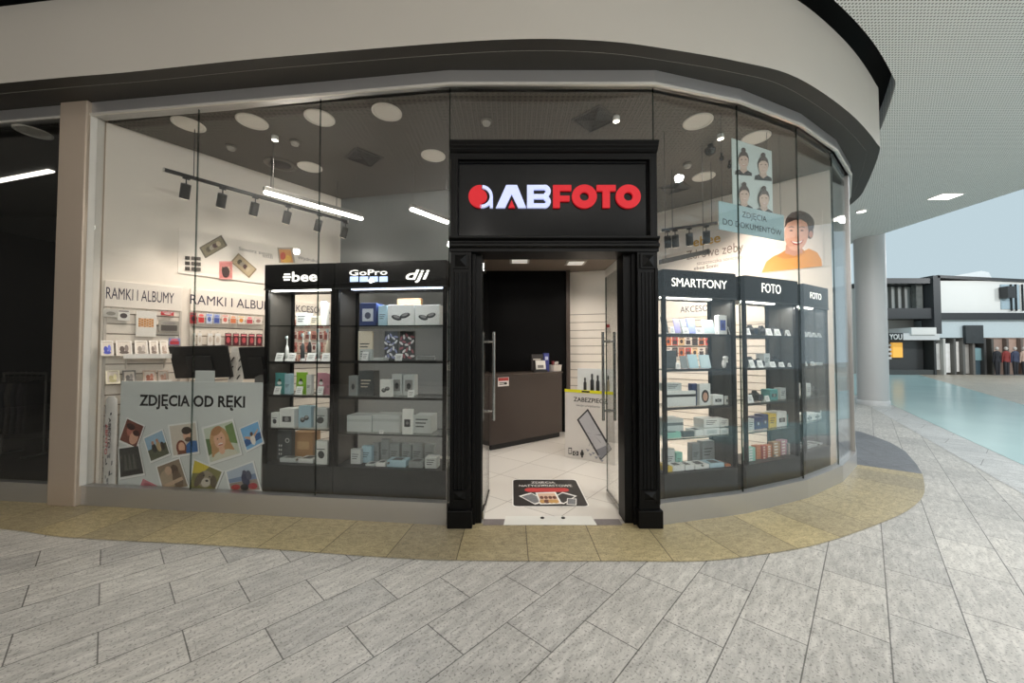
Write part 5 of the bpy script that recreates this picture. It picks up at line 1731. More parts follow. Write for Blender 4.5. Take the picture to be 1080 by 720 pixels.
# ------------------------------------------------------------------ photo poster in the window
PYL = .05
xa, zt_ = FL.p(127.5, 402.5, PYL); xb, _ = FL.p(276.5, 402.5, PYL)
zt_ = (FL.p(127.5, 402.5, PYL)[1] + FL.p(276.5, 402.5, PYL)[1]) / 2
po = thing('photo_poster', 'large pale grey poster of snapshots standing low in the window', 'poster', FL.w(xa, PYL, 0), FL.th)
obj('board', MB().box(0, xb - xa, 0, .012, .12, zt_), M((206, 212, 210), 0.45, name='poster_board', var=.02), po, .002)
obj('foot', MB().box(.1, .16, .0, .12, .006, .12).box(xb - xa - .16, xb - xa - .1, 0, .12, .006, .12), M((120, 122, 122), 0.4), po)
o_, e_ = FL.p(147, 428, PYL), FL.p(258.5, 428.5, PYL)
k_ = FL.p(147, 416.5, PYL)
text('ZDJĘCIA OD RĘKI', M((24, 24, 26), 0.5, var=0), po, (o_[0] - xa, -.001, (o_[1] + e_[1]) / 2), U, V, k_[1] - o_[1], e_[0] - o_[0], .028, 0)
sk, sk2, hair, hair2 = (222, 176, 148), (196, 150, 122), (92, 62, 44), (196, 156, 108)


def pq(*pts):
    return [(125 + x / 6.968, 430 + y / 6.968) for x, y in pts]


SNAPS = [
    ('close-up of two friends', pq((65, 80), (185, 135), (130, 290), (10, 235)), (120, 70, 60), [(ell(.4, .4, .22, .26), (176, 110, 96)), (ell(.7, .65, .24, .3), (206, 160, 136)), (ell(.35, .25, .25, .14), (60, 36, 34)), (ell(.75, .42, .2, .12), (70, 44, 38))]),
    ('dark print of bottles', pq((5, 300), (145, 280), (185, 480), (15, 510)), (66, 66, 64), [([(.25 + .2 * k, .25), (.31 + .2 * k, .25), (.36 + .2 * k, .8), (.2 + .2 * k, .8)], (98, 98, 92)) for k in range(3)] + [([(.1, .82), (.9, .82), (.9, .95), (.1, .95)], (44, 44, 44))]),
    ('group of people under the sky', pq((190, 225), (320, 165), (375, 335), (240, 390)), (150, 182, 206), [([(0, .55), (1, .5), (1, 1), (0, 1)], (92, 96, 76)), (ell(.35, .55, .12, .2), (66, 64, 60)), (ell(.6, .55, .12, .22), (190, 168, 130)), (ell(.35, .32, .07, .08), sk2), (ell(.6, .3, .07, .08), sk2), (ell(.8, .6, .1, .18), (70, 60, 56))]),
    ('smiling couple', pq((375, 135), (565, 110), (585, 320), (405, 350)), (206, 198, 184), [([(.5, .75), (.75, .58), (1, .62), (1, 1), (.45, 1)], (62, 110, 170)), (ell(.64, .38, .16, .22), sk), (ell(.63, .22, .19, .13), (62, 50, 42)), (ell(.66, .53, .13, .08), (110, 84, 66)), (ell(.36, .78, .2, .26), (128, 66, 44)), (ell(.38, .76, .13, .17), sk), ([(.18, 1), (.22, .86), (.52, .88), (.55, 1)], (120, 74, 54))]),
    ('smiling fair-haired woman', pq((625, 155), (835, 95), (895, 330), (675, 400)), (196, 206, 188), [([(.72, .1), (1, .05), (1, .7), (.75, .6)], (112, 140, 84)), ([(0, .3), (.2, .35), (.2, .75), (0, .8)], (96, 122, 76)), (ell(.45, .46, .32, .42), hair2), ([(.15, .5), (.75, .5), (.86, .85), (.1, .88)], (188, 146, 100)), ([(.08, 1), (.2, .82), (.42, .75), (.66, .78), (.9, .88), (.95, 1)], (206, 206, 186)), (ell(.46, .74, .1, .14), sk), (ell(.46, .44, .19, .27), sk), (ell(.40, .40, .025, .02), (70, 54, 44)), (ell(.53, .40, .025, .02), (70, 54, 44)), (ell(.46, .57, .08, .035), (236, 226, 220)), (ell(.46, .595, .08, .016), (176, 84, 80)), (ell(.42, .16, .2, .12, rot=-.3), (176, 130, 88))]),
    ('people with raised arms by the sea', pq((895, 155), (1025, 100), (1060, 250), (945, 310)), (120, 178, 222), [([(0, .55), (1, .5), (1, .8), (0, .85)], (40, 90, 150)), ([(.1, .4), (.5, .55), (.9, .3), (.92, .36), (.55, .68), (.4, .68), (.08, .46)], (206, 160, 130)), (ell(.5, .7, .14, .24), (232, 226, 218)), (ell(.5, .42, .08, .1), hair)]),
    ('embracing pair in brown tones', pq((285, 435), (445, 375), (510, 575), (330, 605)), (140, 124, 104), [(ell(.3, .6, .3, .4), (172, 154, 130)), (ell(.68, .32, .16, .2), (92, 72, 60)), (ell(.42, .28, .15, .17), (196, 166, 142)), (ell(.7, .7, .2, .34), (110, 90, 72)), ([(.1, .78), (.9, .62), (.92, .74), (.12, .92)], (192, 164, 138))]),
    ('grey dog in a yellow meadow', pq((560, 385), (760, 470), (705, 606), (522, 592)), (124, 122, 70), [([(0, 0), (.55, 0), (.35, .35), (0, .45)], (206, 188, 60)), (ell(.55, .55, .3, .36), (150, 140, 120)), (ell(.3, .6, .13, .32, rot=.3), (96, 84, 68)), (ell(.85, .58, .12, .3, rot=-.3), (92, 80, 64)), (ell(.58, .68, .17, .2), (196, 190, 176)), (ell(.6, .6, .06, .05), (38, 34, 32)), (ell(.44, .42, .035, .035), (36, 32, 30)), (ell(.66, .4, .035, .035), (36, 32, 30))]),
    ('motorcyclists by the sea', pq((795, 470), (985, 400), (1040, 600), (830, 615)), (176, 190, 206), [([(0, .38), (1, .4), (1, .6), (0, .56)], (120, 140, 170)), ([(0, .58), (1, .6), (1, 1), (0, 1)], (150, 138, 126)), (ell(.6, .55, .14, .3), (50, 56, 84)), (ell(.75, .4, .1, .18), (80, 84, 104)), (ell(.62, .25, .07, .08), (70, 74, 96)), (ell(.2, .8, .16, .12), (176, 56, 58)), (ell(.8, .84, .16, .12), (166, 60, 64)), (ell(.5, .85, .14, .14), (36, 36, 42))]),
    ('corner of a pink print', pq((180, 518), (292, 575), (240, 590), (158, 580)), (190, 120, 128), [(ell(.5, .5, .3, .3), (160, 90, 100))]),
]
for i, (lab, qd, bgc, shapes) in enumerate(SNAPS):
    cx, cy = sum(p[0] for p in qd) / 4, sum(p[1] for p in qd) / 4
    art = Art(FL, PYL - .0012 - .00005 * i, (xa, PYL, 0))
    art.shape([(cx + (x - cx) * 1.13 + .6, cy + (y - cy) * 1.13 + .9) for x, y in qd], (150, 154, 152))
    art.shape([(cx + (x - cx) * 1.12, cy + (y - cy) * 1.12 + (.8 if y > cy else 0)) for x, y in qd], (228, 230, 228))
    art.shape(qd, bgc)
    for pts, c_ in shapes:
        art.shape([(min(1, max(0, u)), min(1, max(0, v))) for u, v in pts], c_, qd)
    o_ = art.done('photo_print', po)
    o_['label'] = lab

# photo kiosk monitors behind the poster
for a, b, y0, y1, lab in ((180.5, 236, 364, 399, 'black tilted photo kiosk monitor behind the middle of the poster'), (252.5, 283, 365, 400, 'black tilted photo kiosk monitor partly behind the narrow case')):
    yl = .45
    xa_, _ = FL.p(a, 385, yl); xb_, _ = FL.p(b, 385, yl)
    _, z1 = FL.p((a + b) / 2, y0, yl); _, z0 = FL.p((a + b) / 2, y1, yl)
    w, h = xb_ - xa_, z1 - z0
    t = thing('kiosk_monitor', lab, 'monitor', FL.w((xa_ + xb_) / 2, yl + .1, 0.0), FL.th, 'photo kiosk monitors')
    L = Matrix.Translation((0, -.02, z0)) @ Matrix.Rotation(R(14), 4, 'X') @ Matrix.Rotation(R(6), 4, 'Z')
    obj('monitor_housing', MB().tbox(L, -w / 2, w / 2, 0, .03, 0, h), M((30, 30, 31), 0.4), t, .006)
    obj('screen', MB().tbox(L, -w / 2 + .012, w / 2 - .012, .0302, .031, .02, h - .012), M((20, 22, 26), 0.12), t)
    obj('rear_cover', MB().tbox(L, -w * .22, w * .22, -.02, 0, h * .15, h * .7), M((38, 38, 39), 0.45), t, .006)
    obj('pedestal', MB().box(-.05, .05, -.03, .03, .02, z0 + h * .3), M((128, 128, 126), 0.35, 0.5), t, .004)
    obj('pedestal_foot', MB().box(-.16, .16, -.09, .17, .006, .02), M((120, 120, 118), 0.4, 0.5), t, .004)
# white sloping accessory stand between the monitors
yl = .62
xa_, z0 = FL.p(237, 404, yl); xb_, z1 = FL.p(257, 366, yl)
t = thing('accessory_stand', 'white sloping panel stand of cables between the two kiosk monitors', 'display stand', FL.w((xa_ + xb_) / 2, yl, .006), FL.th)
w = (xb_ - xa_) * .8
for k in (-1, 1):
    L = Matrix.Translation((k * w * .26, 0, z0 - .1)) @ Matrix.Rotation(R(-6 * 1), 4, 'X')
    pn = obj('panel', MB().tbox(L, -w * .24, w * .24, 0, .015, 0, z1 - z0 + .1), WHITE, t, .004)
    mb = MB()
    for r in range(3):
        mb.tube([L @ Vector((-w * .08, -.008, .14 + .1 * r)), L @ Vector((w * .02, -.012, .17 + .1 * r)), L @ Vector((w * .09, -.008, .19 + .1 * r))], .006, 6)
    obj('cable_pattern', mb, M((40, 40, 42), 0.4), pn)
obj('column', MB().box(-w * .3, w * .3, .05, .12, 0, z0 - .0), M((216, 214, 208), 0.4), t, .003)
# small plain card standing on the poster's edge
xa_, z0 = FL.p(205.5, 404, PYL + .08); xb_, z1 = FL.p(226, 391.5, PYL + .08)
t = thing('info_card', 'small plain pale card standing upright behind the poster before a monitor', 'card', FL.w((xa_ + xb_) / 2, PYL + .08, .006), FL.th)
obj('card', MB().box(-(xb_ - xa_) / 2, (xb_ - xa_) / 2, 0, .01, z0 - .3, z1), M((206, 212, 210), 0.45), t, .002)
obj('card_post', MB().box(-.015, .015, .011, .03, 0, z0), M((120, 122, 122), 0.4, .4), t)
# ------------------------------------------------------------------ bright wall on the other side
for a, b, zt_px, lab in ((698, 772, 340, 'slatwall of accessories behind the smartphone case'), (776, 842, 345, 'slatwall behind the camera case')):
    x0, x1 = FR.p(a, 350, YS)[0], FR.p(b, 350, YS)[0]
    zs = FR.p((a + b) / 2, zt_px - 6, YS)[1]; zt_ = FR.p((a + b) / 2, zt_px - 24, YS)[1]
    t = slatwall(FR, max(.03, x0), x1, .12, zs - .002, lab)
    hbd = obj('header_board', MB().box(0, x1 - max(.03, x0), -.034, -.004, zs, zt_), M((242, 234, 224), 0.5), t, .003)
    if a == 698:
        xa, _ = FR.p(717.5, 331, -.036); xb, _ = FR.p(760, 331, -.036)
        text('AKCESORIA', ink, hbd, (xa - max(.03, x0), -.0345, zs + (zt_ - zs) * .3), U, V, (zt_ - zs) * .38, xb - xa, .0, .001)
for r, (ya, yb) in enumerate(((355, 364), (366.5, 376))):
    for k in range(7):
        a = 702 + 7 * k
        c_ = [(226, 120, 60), (240, 232, 224), (206, 60, 50), (60, 56, 54), (236, 200, 150)][(k * 2 + r) % 5]
        hang(FR, 5, a, a + 5.6, ya, yb, c_, (70, 50, 46), '%s accessory pack, %s in the %s row behind the smartphone case' % (['orange', 'white', 'red', 'black', 'sand'][(k * 2 + r) % 5], ORD[k], ['upper', 'lower'][r]), 'accessory packs behind the smartphone case', style=k % 2)

# toothbrush banner with a smiling woman
PY = -.012
x0, _ = FR.p(697, 260, PY); x1 = min(FR.p(868, 250, PY)[0], 3.2)
_, z1 = FR.p(866, 221, PY); _, z0 = FR.p(866, 280.5, PY)
t = thing('wall_banner', 'large pale toothbrush banner with a smiling woman in an orange jumper', 'banner', FR.w(x0, 0, 0), FR.th)
obj('board', MB().box(0, x1 - x0, PY, 0, z0, z1), M((246, 236, 226), 0.5), t, .002)
art = Art(FR, PY - .001, (x0, 0, 0))
skin, skd = (224, 172, 148), (206, 148, 124)
art.shape([(803, 287.5), (808, 276), (816, 270), (826, 266), (842, 268), (853, 262), (862, 266), (866.5, 274), (867, 280.5)], (236, 160, 56))
art.shape([(818, 270), (828, 264), (846, 262), (850, 266), (842, 271), (828, 273)], (212, 138, 44))
art.shape([(829, 258), (845, 258), (847, 266), (838, 270), (828, 267)], skd)
hairc, hair3 = (74, 54, 46), (96, 70, 58)
art.shape(ell(843.5, 236, 15.5, 13.5, rot=.1), hairc)
art.shape(ell(853.5, 243, 4.2, 9, rot=-.12), hair3)
art.shape(ell(855.2, 247, 2, 3.6), skd)
art.shape(ell(840, 246, 12.6, 18.5, rot=.1), skin)
art.shape([(827, 241), (829, 232), (836, 226.5), (846, 226.5), (853, 233), (854, 241), (851, 235), (845, 231.5), (838, 232), (831, 235)], hairc)
art.shape([(829, 233), (835, 224), (845, 222), (853, 227), (846, 225.5), (837, 228)], hair3)
for cx, s_ in ((834.5, -1), (845.8, 1)):
    art.shape([(cx - 3, 239.8), (cx, 238.4), (cx + 3, 239.6), (cx + 3, 240.3), (cx, 239.3), (cx - 3, 240.5)], (88, 64, 54))
    art.shape([(cx - 2.2, 243.4), (cx, 242.2), (cx + 2.2, 243.4), (cx, 243.9)], (70, 50, 44))
art.shape([(839.8, 243.5), (842.2, 250), (840.5, 251), (838, 250.4)], (214, 158, 134))
art.shape([(833.5, 253.8), (837, 254.4), (841, 254.6), (845, 253.9), (848, 252.6), (846, 256.4), (841.5, 258.6), (837, 257.6)], (186, 84, 80))
art.shape([(834.8, 254.4), (841, 255.2), (846.8, 253.6), (844.6, 256), (841, 257), (837.4, 256.3)], (250, 247, 243))
art.done('portrait_print', t)
ytx, gt2 = M((222, 170, 60), 0.5, var=0), M((140, 120, 108), 0.5, var=0)
for s, a, b, py, cap, mt_, bd in (('ebee', 731, 760, 258.5, .15, ytx, .02), ('Zdrowe zęby', 724, 784, 270.5, .15, gt2, 0), ('szczoteczka soniczna', 735, 783, 277, .06, gt2, 0), ('ebee Sonic', 732, 758, 284, .055, M((90, 78, 72), 0.5, var=0), .01)):
    xa, za_ = FR.p(a, py, PY); xb, zb_ = FR.p(b, py - 2, PY)
    text(s, mt_, t, (xa - x0, PY - .0015, (za_ + zb_) / 2), U, V, cap, xb - xa, bd, 0)

# portraits and document-photo sign hanging inside the curved window
YH = .16
x0, _ = S2.p(772.5, 185, YH); x1, _ = S2.p(814.5, 185, YH)
_, z1 = S2.p(793, 152.5, YH); _, z0 = S2.p(793, 221, YH)
t = thing('portrait_sheet', 'pale sheet of four portraits hanging inside the curved window above the cases', 'poster', S2.w(x0, YH, 0), S2.th)
obj('sheet', MB().box(0, x1 - x0, 0, .008, z0, z1), M((196, 208, 204), 0.5, var=.02), t, .001)
for k in (.12, .88):
    obj('suspension_cord', MB().cyl(((x1 - x0) * k, .004, z1), ((x1 - x0) * k, .004, ZC - .002), .002, n=6), BLACKM, t)
art = Art(S2, YH - .001, (x0, YH, 0))
for cx, cy, dy in ((784, 170, 0), (804.5, 175.5, 1.5), (784, 206.5, 1), (804.5, 211, 2)):
    art.shape([(cx - 9, cy + 14), (cx - 8.5, cy + 10), (cx - 4, cy + 8.5), (cx + 4, cy + 9.5), (cx + 9, cy + 12.5), (cx + 9, cy + 15.5)], (40, 42, 42))
    art.shape([(cx - 3, cy + 5), (cx + 3, cy + 5), (cx + 4, cy + 10), (cx, cy + 13), (cx - 4, cy + 9)], (190, 168, 152))
    art.shape(ell(cx, cy - 11.8, 2.5, 2.6), (70, 60, 55)).shape(ell(cx, cy - 2, 5.7, 8.8), (76, 65, 59)).shape(ell(cx, cy, 5.1, 8.2), (202, 178, 162))
    art.shape([(cx - 4.9, cy - 3), (cx - 3, cy - 7.2), (cx, cy - 8.2), (cx + 3.2, cy - 7.2), (cx + 4.9, cy - 3), (cx + 2, cy - 5.6), (cx - 2, cy - 5.6)], (78, 66, 60))
    for s_ in (-1, 1):
        art.shape(ell(cx + s_ * 2.1, cy - 1.6, .9, .5, 10), (64, 54, 50))
    art.shape(ell(cx + .2, cy + 4, 1.9, .8, 12), (176, 120, 112)).shape(ell(cx + .2, cy + 3.8, 1.5, .4, 12), (238, 232, 226))
art.done('portraits', t)
YH2 = .13
x0, _ = S2.p(758.5, 230, YH2); x1, _ = S2.p(827, 236, YH2)
_, z1 = S2.p(793, 219.5, YH2); _, z0 = S2.p(793, 248, YH2)
t = thing('hanging_sign', 'pale blue-grey document photo sign hanging below the portrait sheet', 'sign', S2.w(x0, YH2, 0), S2.th)
obj('sheet', MB().box(0, x1 - x0, 0, .008, z0, z1), M((158, 186, 190), 0.45, var=.02), t, .001)
for k in (.05, .95):
    obj('suspension_cord', MB().cyl(((x1 - x0) * k, .004, z1), ((x1 - x0) * k, .004, ZC - .002), .002, n=6), BLACKM, t)
w, h = x1 - x0, z1 - z0
text('ZDJĘCIA', M((36, 40, 44), 0.5, var=0), t, (w * .33, -.001, z0 + h * .60), U, V, h * .22, w * .38, .0, 0)
text('DO DOKUMENTÓW', M((36, 40, 44), 0.5, var=0), t, (w * .05, -.001, z0 + h * .2), U, V, h * .22, w * .90, .0, 0)

# ------------------------------------------------------------------ counter and what stands on it
ca, cb = Vector((-.33, 5.77)), Vector((.885, 6.75))
FC = Frame(ca.x, ca.y, math.atan2(cb.y - ca.y, cb.x - ca.x))
cl_ = (cb - ca).length
t = thing('counter', 'dark brown shop counter seen through the open entrance', 'counter', (ca.x, ca.y, 0), FC.th)
DB = M((58, 48, 43), 0.35, name='dark_brown_laminate', scale=3)
zt_ = 1.16
obj('body', MB().box(0, cl_, 0, .40, .09, zt_ - .035), DB, t, .003)
obj('plinth', MB().box(.03, cl_ - .03, .03, .37, .006, .09), BLACKM, t)
obj('worktop', MB().box(-.015, cl_ + .01, -.015, .42, zt_ - .035, zt_), M((70, 60, 54), 0.25), t, .003)
obj('side_wing', MB().box(-.02, 0, 0, .40, .09, zt_ - .036), M((48, 40, 36), 0.35), t)
xs, zs = FC.p(525, 407.5, 0); xe, ze = FC.p(536.5, 397.5, 0)
s = thing('counter_notice', 'small white notice with a red top stuck on the counter front', 'notice', FC.w((xs + xe) / 2, -.001, (zs + ze) / 2), FC.th)
w, h = xe - xs, ze - zs
obj('paper', MB().box(-w / 2, w / 2, -.003, 0, -h / 2, h / 2), M((232, 226, 220), 0.5), s)
obj('red_band', MB().box(-w * .46, w * .46, -.0045, -.0031, h * .1, h * .46), M((176, 62, 58), 0.5), s)
mb = MB()
for k in range(2):
    mb.box(-w * .38, w * (.3 - .2 * k), -.0045, -.0031, -h * (.15 + .17 * k), -h * (.06 + .17 * k))
mb.xz(ell(w * .2, -h * .22, w * .14, h * .12, 12), -.0045, -.0031)
obj('printed_pattern', mb, M((50, 44, 42), 0.5), s)


def on_counter(px, dy):
    x, _ = FC.p(px, 390, dy)
    return FC.w(x, dy, zt_ + .0012)


q = on_counter(570, .1)
s = thing('leaflet_holder', 'dark leaflet holder of cards on the counter', 'leaflet holder', q, FC.th - .35)
obj('back_panel', MB().box(-.14, .08, .06, .08, 0, .30), M((58, 52, 50), 0.4), s, .003)
obj('tray', MB().box(-.15, .10, -.08, .055, 0, .03), M((44, 40, 38), 0.4), s, .003)
obj('label_band', MB().box(-.11, .03, .0575, .0595, .20, .225), M((206, 196, 186), 0.5), s)
c_ = obj('leaflets', MB().tbox(Matrix.Rotation(R(-12), 4, 'X'), -.09, .09, -.04, -.01, .036, .19), M((226, 220, 212), 0.5), s, .002)
obj('printed_pattern', MB().tbox(Matrix.Rotation(R(-12), 4, 'X'), -.06, .05, -.042, -.0405, .06, .11), M((120, 116, 112), 0.5), c_)
q = on_counter(576.5, .17)
s = thing('box', 'blue upright carton between the leaflet holder and the white basket', 'box', q, FC.th - .3)
obj('carton_body', MB().box(-.05, .05, 0, .05, 0, .32), M((72, 78, 150), 0.4), s, .002)
obj('printed_pattern', MB().box(-.03, .03, -.0015, -.0002, .20, .26), M((210, 214, 236), 0.5), s)
q = on_counter(585.5, .15)
s = thing('basket', 'small white basket of goods on the counter end', 'basket', q, FC.th)
mb = MB()
ou, iu = rrect(.105, .075, .02), rrect(.098, .068, .018)
n_ = len(ou)
mb.add([(x * .9, y * .9, 0) for x, y in ou] + [(x, y, .11) for x, y in ou] + [(x, y, .11) for x, y in iu] + [(x * .9, y * .9, .006) for x, y in iu],
       [(i, (i + 1) % n_, n_ + (i + 1) % n_, n_ + i) for i in range(n_)] + [(n_ + i, n_ + (i + 1) % n_, 2 * n_ + (i + 1) % n_, 2 * n_ + i) for i in range(n_)] +
       [(2 * n_ + i, 2 * n_ + (i + 1) % n_, 3 * n_ + (i + 1) % n_, 3 * n_ + i) for i in range(n_)] + [tuple(range(n_ - 1, -1, -1)), tuple(range(3 * n_, 4 * n_))])
obj('basket_body', mb, M((222, 214, 204), 0.45), s)
for k, (x, h, c_, nm) in enumerate(((-.055, .17, (120, 40, 46), 'dark red'), (0.0, .15, (226, 222, 216), 'white'), (.05, .16, (214, 206, 198), 'beige'))):
    b = thing('box', '%s slim carton standing in the white counter basket' % nm, 'box', FC.w(FC.loc(q)[0] + x, FC.loc(q)[1] - .02, q.z + .008), FC.th)
    obj('carton_body', MB().box(-.018, .018, 0, .04, 0, h), M(c_, 0.5), b, .002)
    obj('printed_pattern', MB().box(-.012, .012, -.0012, -.0002, h * .4, h * .75), M((90, 70, 66), 0.5), b)
# tall white card holder fixed to the far corner of the wall
xq, zq = FR.p(639.5, 351, -.03)
s = thing('wall_holder', 'small red and white card holder on the bright wall beside the door handle', 'card holder', FR.w(max(.06, xq), -.01, zq), FR.th)
obj('holder', MB().box(-.05, .05, -.03, .009, 0, .10), M((214, 206, 198), 0.4), s, .002)
obj('cards', MB().box(-.035, .035, -.02, 0.0, .101, .16), M((170, 60, 60), 0.5), s)
# slats of the pale wall at the end of the shop
slatwall(FB, .02, .70, .12, FB.p(618, 331, YS)[1], 'narrow slatwall on the pale wall behind the phone display', .15)

# cardboard display of screen protectors with a broken phone
da, db = Vector((atz(596, 482, .0).x, atz(596, 482, .0).y)), Vector((atz(645, 490.5, .0).x, atz(645, 490.5, .0).y))
FX = Frame(da.x, da.y, math.atan2(db.y - da.y, db.x - da.x))
w = (db - da).length + .05
zt_ = FX.p(597, 412.5, 0)[1]
s = thing('display_stand', 'white cardboard display stand with a cracked phone printed on its front', 'display stand', (da.x, da.y, .006), FX.th)
obj('carton_body', MB().box(0, w, 0, .34, 0, zt_), M((216, 210, 203), 0.5, name='display_cardboard', var=.02), s, .004)
obj('yellow_edge', MB().box(.0, w, -.006, -.0008, zt_ - .012, zt_ + .028), M((232, 226, 40), 0.45), s)
obj('edge_print', MB().box(w * .36, w * .52, -.0075, -.0062, zt_ - .004, zt_ + .018), M((40, 40, 40), 0.5), s)
zb_ = FX.p(622, 389, .24)[1]
obj('back_board', MB().box(w * .12, w * .92, .24, .25, zt_, zb_), M((230, 232, 230), 0.45), s, .002)
art = Art(FX, -.0012, (0, 0, .006))
art.shape([(608.4, 442.5), (620, 430.8), (645.5, 473.5), (633.5, 485.5)], (58, 56, 58))
art.shape([(610.6, 442.6), (619.6, 433.5), (642.5, 472.5), (633.2, 481.6)], (186, 184, 186))
for k in range(7):
    a = k * .55
    art.shape([(626, 458), (626 + 11 * math.cos(a) * .8, 458 + 15 * math.sin(a)), (626.7 + 11 * math.cos(a + .05) * .8, 458.6 + 15 * math.sin(a + .05))], (120, 118, 122))
art.shape([(629, 474), (643, 468), (644, 473.5), (634, 484)], (132, 132, 138))
for k in range(6):
    cx, cy = 618 + 3 * k, 473 + 1.6 * k + 3 * (k % 2)
    art.shape([(cx, cy), (cx + 4, cy + 1), (cx + 2, cy + 3.2)], (150, 150, 156))
for cx, cy, kk in ((601.5, 475.5, 0), (607.3, 477.3, 1), (614.2, 478.2, 2)):
    if kk == 0:
        art.shape([(cx - 1.8, cy - 3.8), (cx + 1.8, cy - 3.6), (cx + 1.8, cy + 3.2), (cx - 1.8, cy + 3)], (46, 44, 44)).shape([(cx - 1.2, cy - 2.8), (cx + 1.2, cy - 2.6), (cx + 1.2, cy + 2.2), (cx - 1.2, cy + 2)], (210, 204, 198))
    elif kk == 1:
        art.shape([(cx - 3, cy - 2), (cx + 3, cy - 1.8), (cx + 3, cy + 3), (cx - 3, cy + 2.7)], (46, 44, 44)).shape(ell(cx, cy + .4, 1.7, 1.8), (210, 204, 198)).shape(ell(cx, cy + .4, 1.0, 1.0), (46, 44, 44))
    else:
        art.shape([(cx - .9, cy - 4), (cx + .9, cy - 4), (cx + .9, cy + 4), (cx - .9, cy + 4)], (46, 44, 44)).shape(ell(cx, cy, 1.9, 2.5), (46, 44, 44))
art.done('cracked_phone_print', s)
xa, za_ = FX.p(605, 423.5, 0); xb, zb2 = FX.p(641, 425, 0)
text('ZABEZPIECZ', M((44, 42, 42), 0.5, var=0), s, (xa, -.0018, (za_ + zb2) / 2 - .006), U, V, .062, xb - xa, .012, 0)
text('swoje urządzenie', M((90, 88, 88), 0.5, var=0), s, (xa + .04, -.0018, (za_ + zb2) / 2 - .07), U, V, .03, (xb - xa) * .7, .0, 0)
for k, (px, top, r_, c_, nm) in enumerate(((617, 398.5, .022, (40, 40, 40), 'black bottle, nearest the counter'), (624.5, 394.5, .026, (30, 30, 31), 'taller black bottle beside the white panel'), (630.5, 396, .024, (32, 32, 33), 'black bottle in the middle'), (637, 399.5, .018, (60, 58, 54), 'slim dark bottle'), (641.5, 396.5, .018, (150, 140, 120), 'slim tan bottle'))):
    x, _ = FX.p(px, 405, .12)
    h = FX.p(px, top, .12)[1] - zt_
    b = thing('spray_bottle', '%s on top of the cardboard display stand' % nm, 'bottle', FX.w(min(x, w - .03), .12, zt_ + .0075), FX.th, 'bottles on the display stand')
    obj('bottle_body', MB().lathe([(r_, 0), (r_, h * .6), (r_ * .5, h * .72), (r_ * .5, h * .76)], n=16), M(c_, 0.35), b)
    obj('cap', MB().lathe([(r_ * .62, h * .76), (r_ * .62, h * .95), (r_ * .3, h)], n=14), M((52, 52, 52), 0.4), b)

# ------------------------------------------------------------------ dark shop next door
A, B = at(-20, 192.5, 5.3), at(54, 204, 4.9)  # tube added in place of a reflection on the dark glass
d = B - A
t = thing('tube_lamp', 'lit tube standing in for a reflection in the dark shop beyond the steel pillar', 'tube lamp', A, math.atan2(d.y, d.x))
ln = math.hypot(d.x, d.y)
obj('housing', MB().box(0, ln, -.035, .035, .003, .05), M((120, 118, 112), 0.4), t)
obj('diffuser', MB().box(.005, ln - .005, -.033, .033, -.035, .002), M((255, 248, 236), 0.5, emit=2.2, var=0), t, .006)
for k in (.1, .9):
    obj('suspension_cord', MB().cyl((ln * k, 0, .05), (ln * k, 0, ZC - A.z - .002), .003, n=6), BLACKM, t)
q = atz(35, 139, ZC)  # round lamp added where the dark glass only mirrors one
t = thing('ceiling_downlight', 'round frosted lamp standing in for a reflection beyond the steel pillar', 'ceiling lamp', (q.x, q.y, ZC))
obj('trim_ring', MB().lathe([(.145, 0), (.145, -.008), (.125, -.012), (.118, -.004)], n=32), TRIM, t)
obj('diffuser', MB().lathe([(0.0, -.004), (.12, -.003)], n=32), DIFF, t)
q0, q1 = at(6, 330, 5.6), at(52, 330, 5.6)
t = thing('clothes_rail', 'dark clothes rail standing in the dark shop beyond the steel pillar', 'clothes rail', ((q0.x + q1.x) / 2, 5.6, .006))
hw_ = (q1.x - q0.x) / 2
zr = at(40, 394, 5.6).z
m_ = M((96, 94, 90), 0.35, .6)
obj('rail', MB().cyl((-hw_, 0, zr), (hw_, 0, zr), .014, n=12), m_, t)
for s_ in (-1, 1):
    obj('post', MB().cyl((s_ * hw_ * .96, 0, .03), (s_ * hw_ * .96, 0, zr), .013, n=12), m_, t)
    obj('foot', MB().box(s_ * hw_ * .96 - .02, s_ * hw_ * .96 + .02, -.25, .25, 0, .03), m_, t, .004)
for k in range(7):
    x = -hw_ * .8 + hw_ * 1.6 * k / 6
    g = thing('jacket', 'dark jacket on the clothes rail, %s from its outer end' % ORD[k], 'jacket', ((q0.x + q1.x) / 2 + x, 5.6, .006), 0, 'jackets on the dark clothes rail')
    obj('hanger', MB().tube([(0, 0, zr + .016), (.0, .015, zr + .03), (0, .022, zr + .01), (0, 0, zr - .05)], .003, 6).tube([(0, -.2, zr - .12), (0, 0, zr - .05), (0, .2, zr - .12)], .005, 6), m_, g)
    vs = []
    prof = [(.20, zr - .13, .02), (.23, zr - .3, .035), (.21, zr - .55, .035), (.23, zr - .85, .03)]
    mb = MB()
    vs = [(tx * math.sin(a), dy * math.cos(a), z) for dy, z, tx in prof for a in [2 * math.pi * i / 12 for i in range(12)]]
    mb.add(vs, [(r * 12 + i, r * 12 + (i + 1) % 12, (r + 1) * 12 + (i + 1) % 12, (r + 1) * 12 + i) for r in range(3) for i in range(12)] + [tuple(range(11, -1, -1)), tuple(range(36, 48))], 0, True)
    obj('cloth', mb, M([(30, 30, 34), (44, 40, 38), (24, 26, 30), (52, 48, 44), (28, 28, 30), (40, 36, 40), (26, 24, 24)][k], 0.8), g)

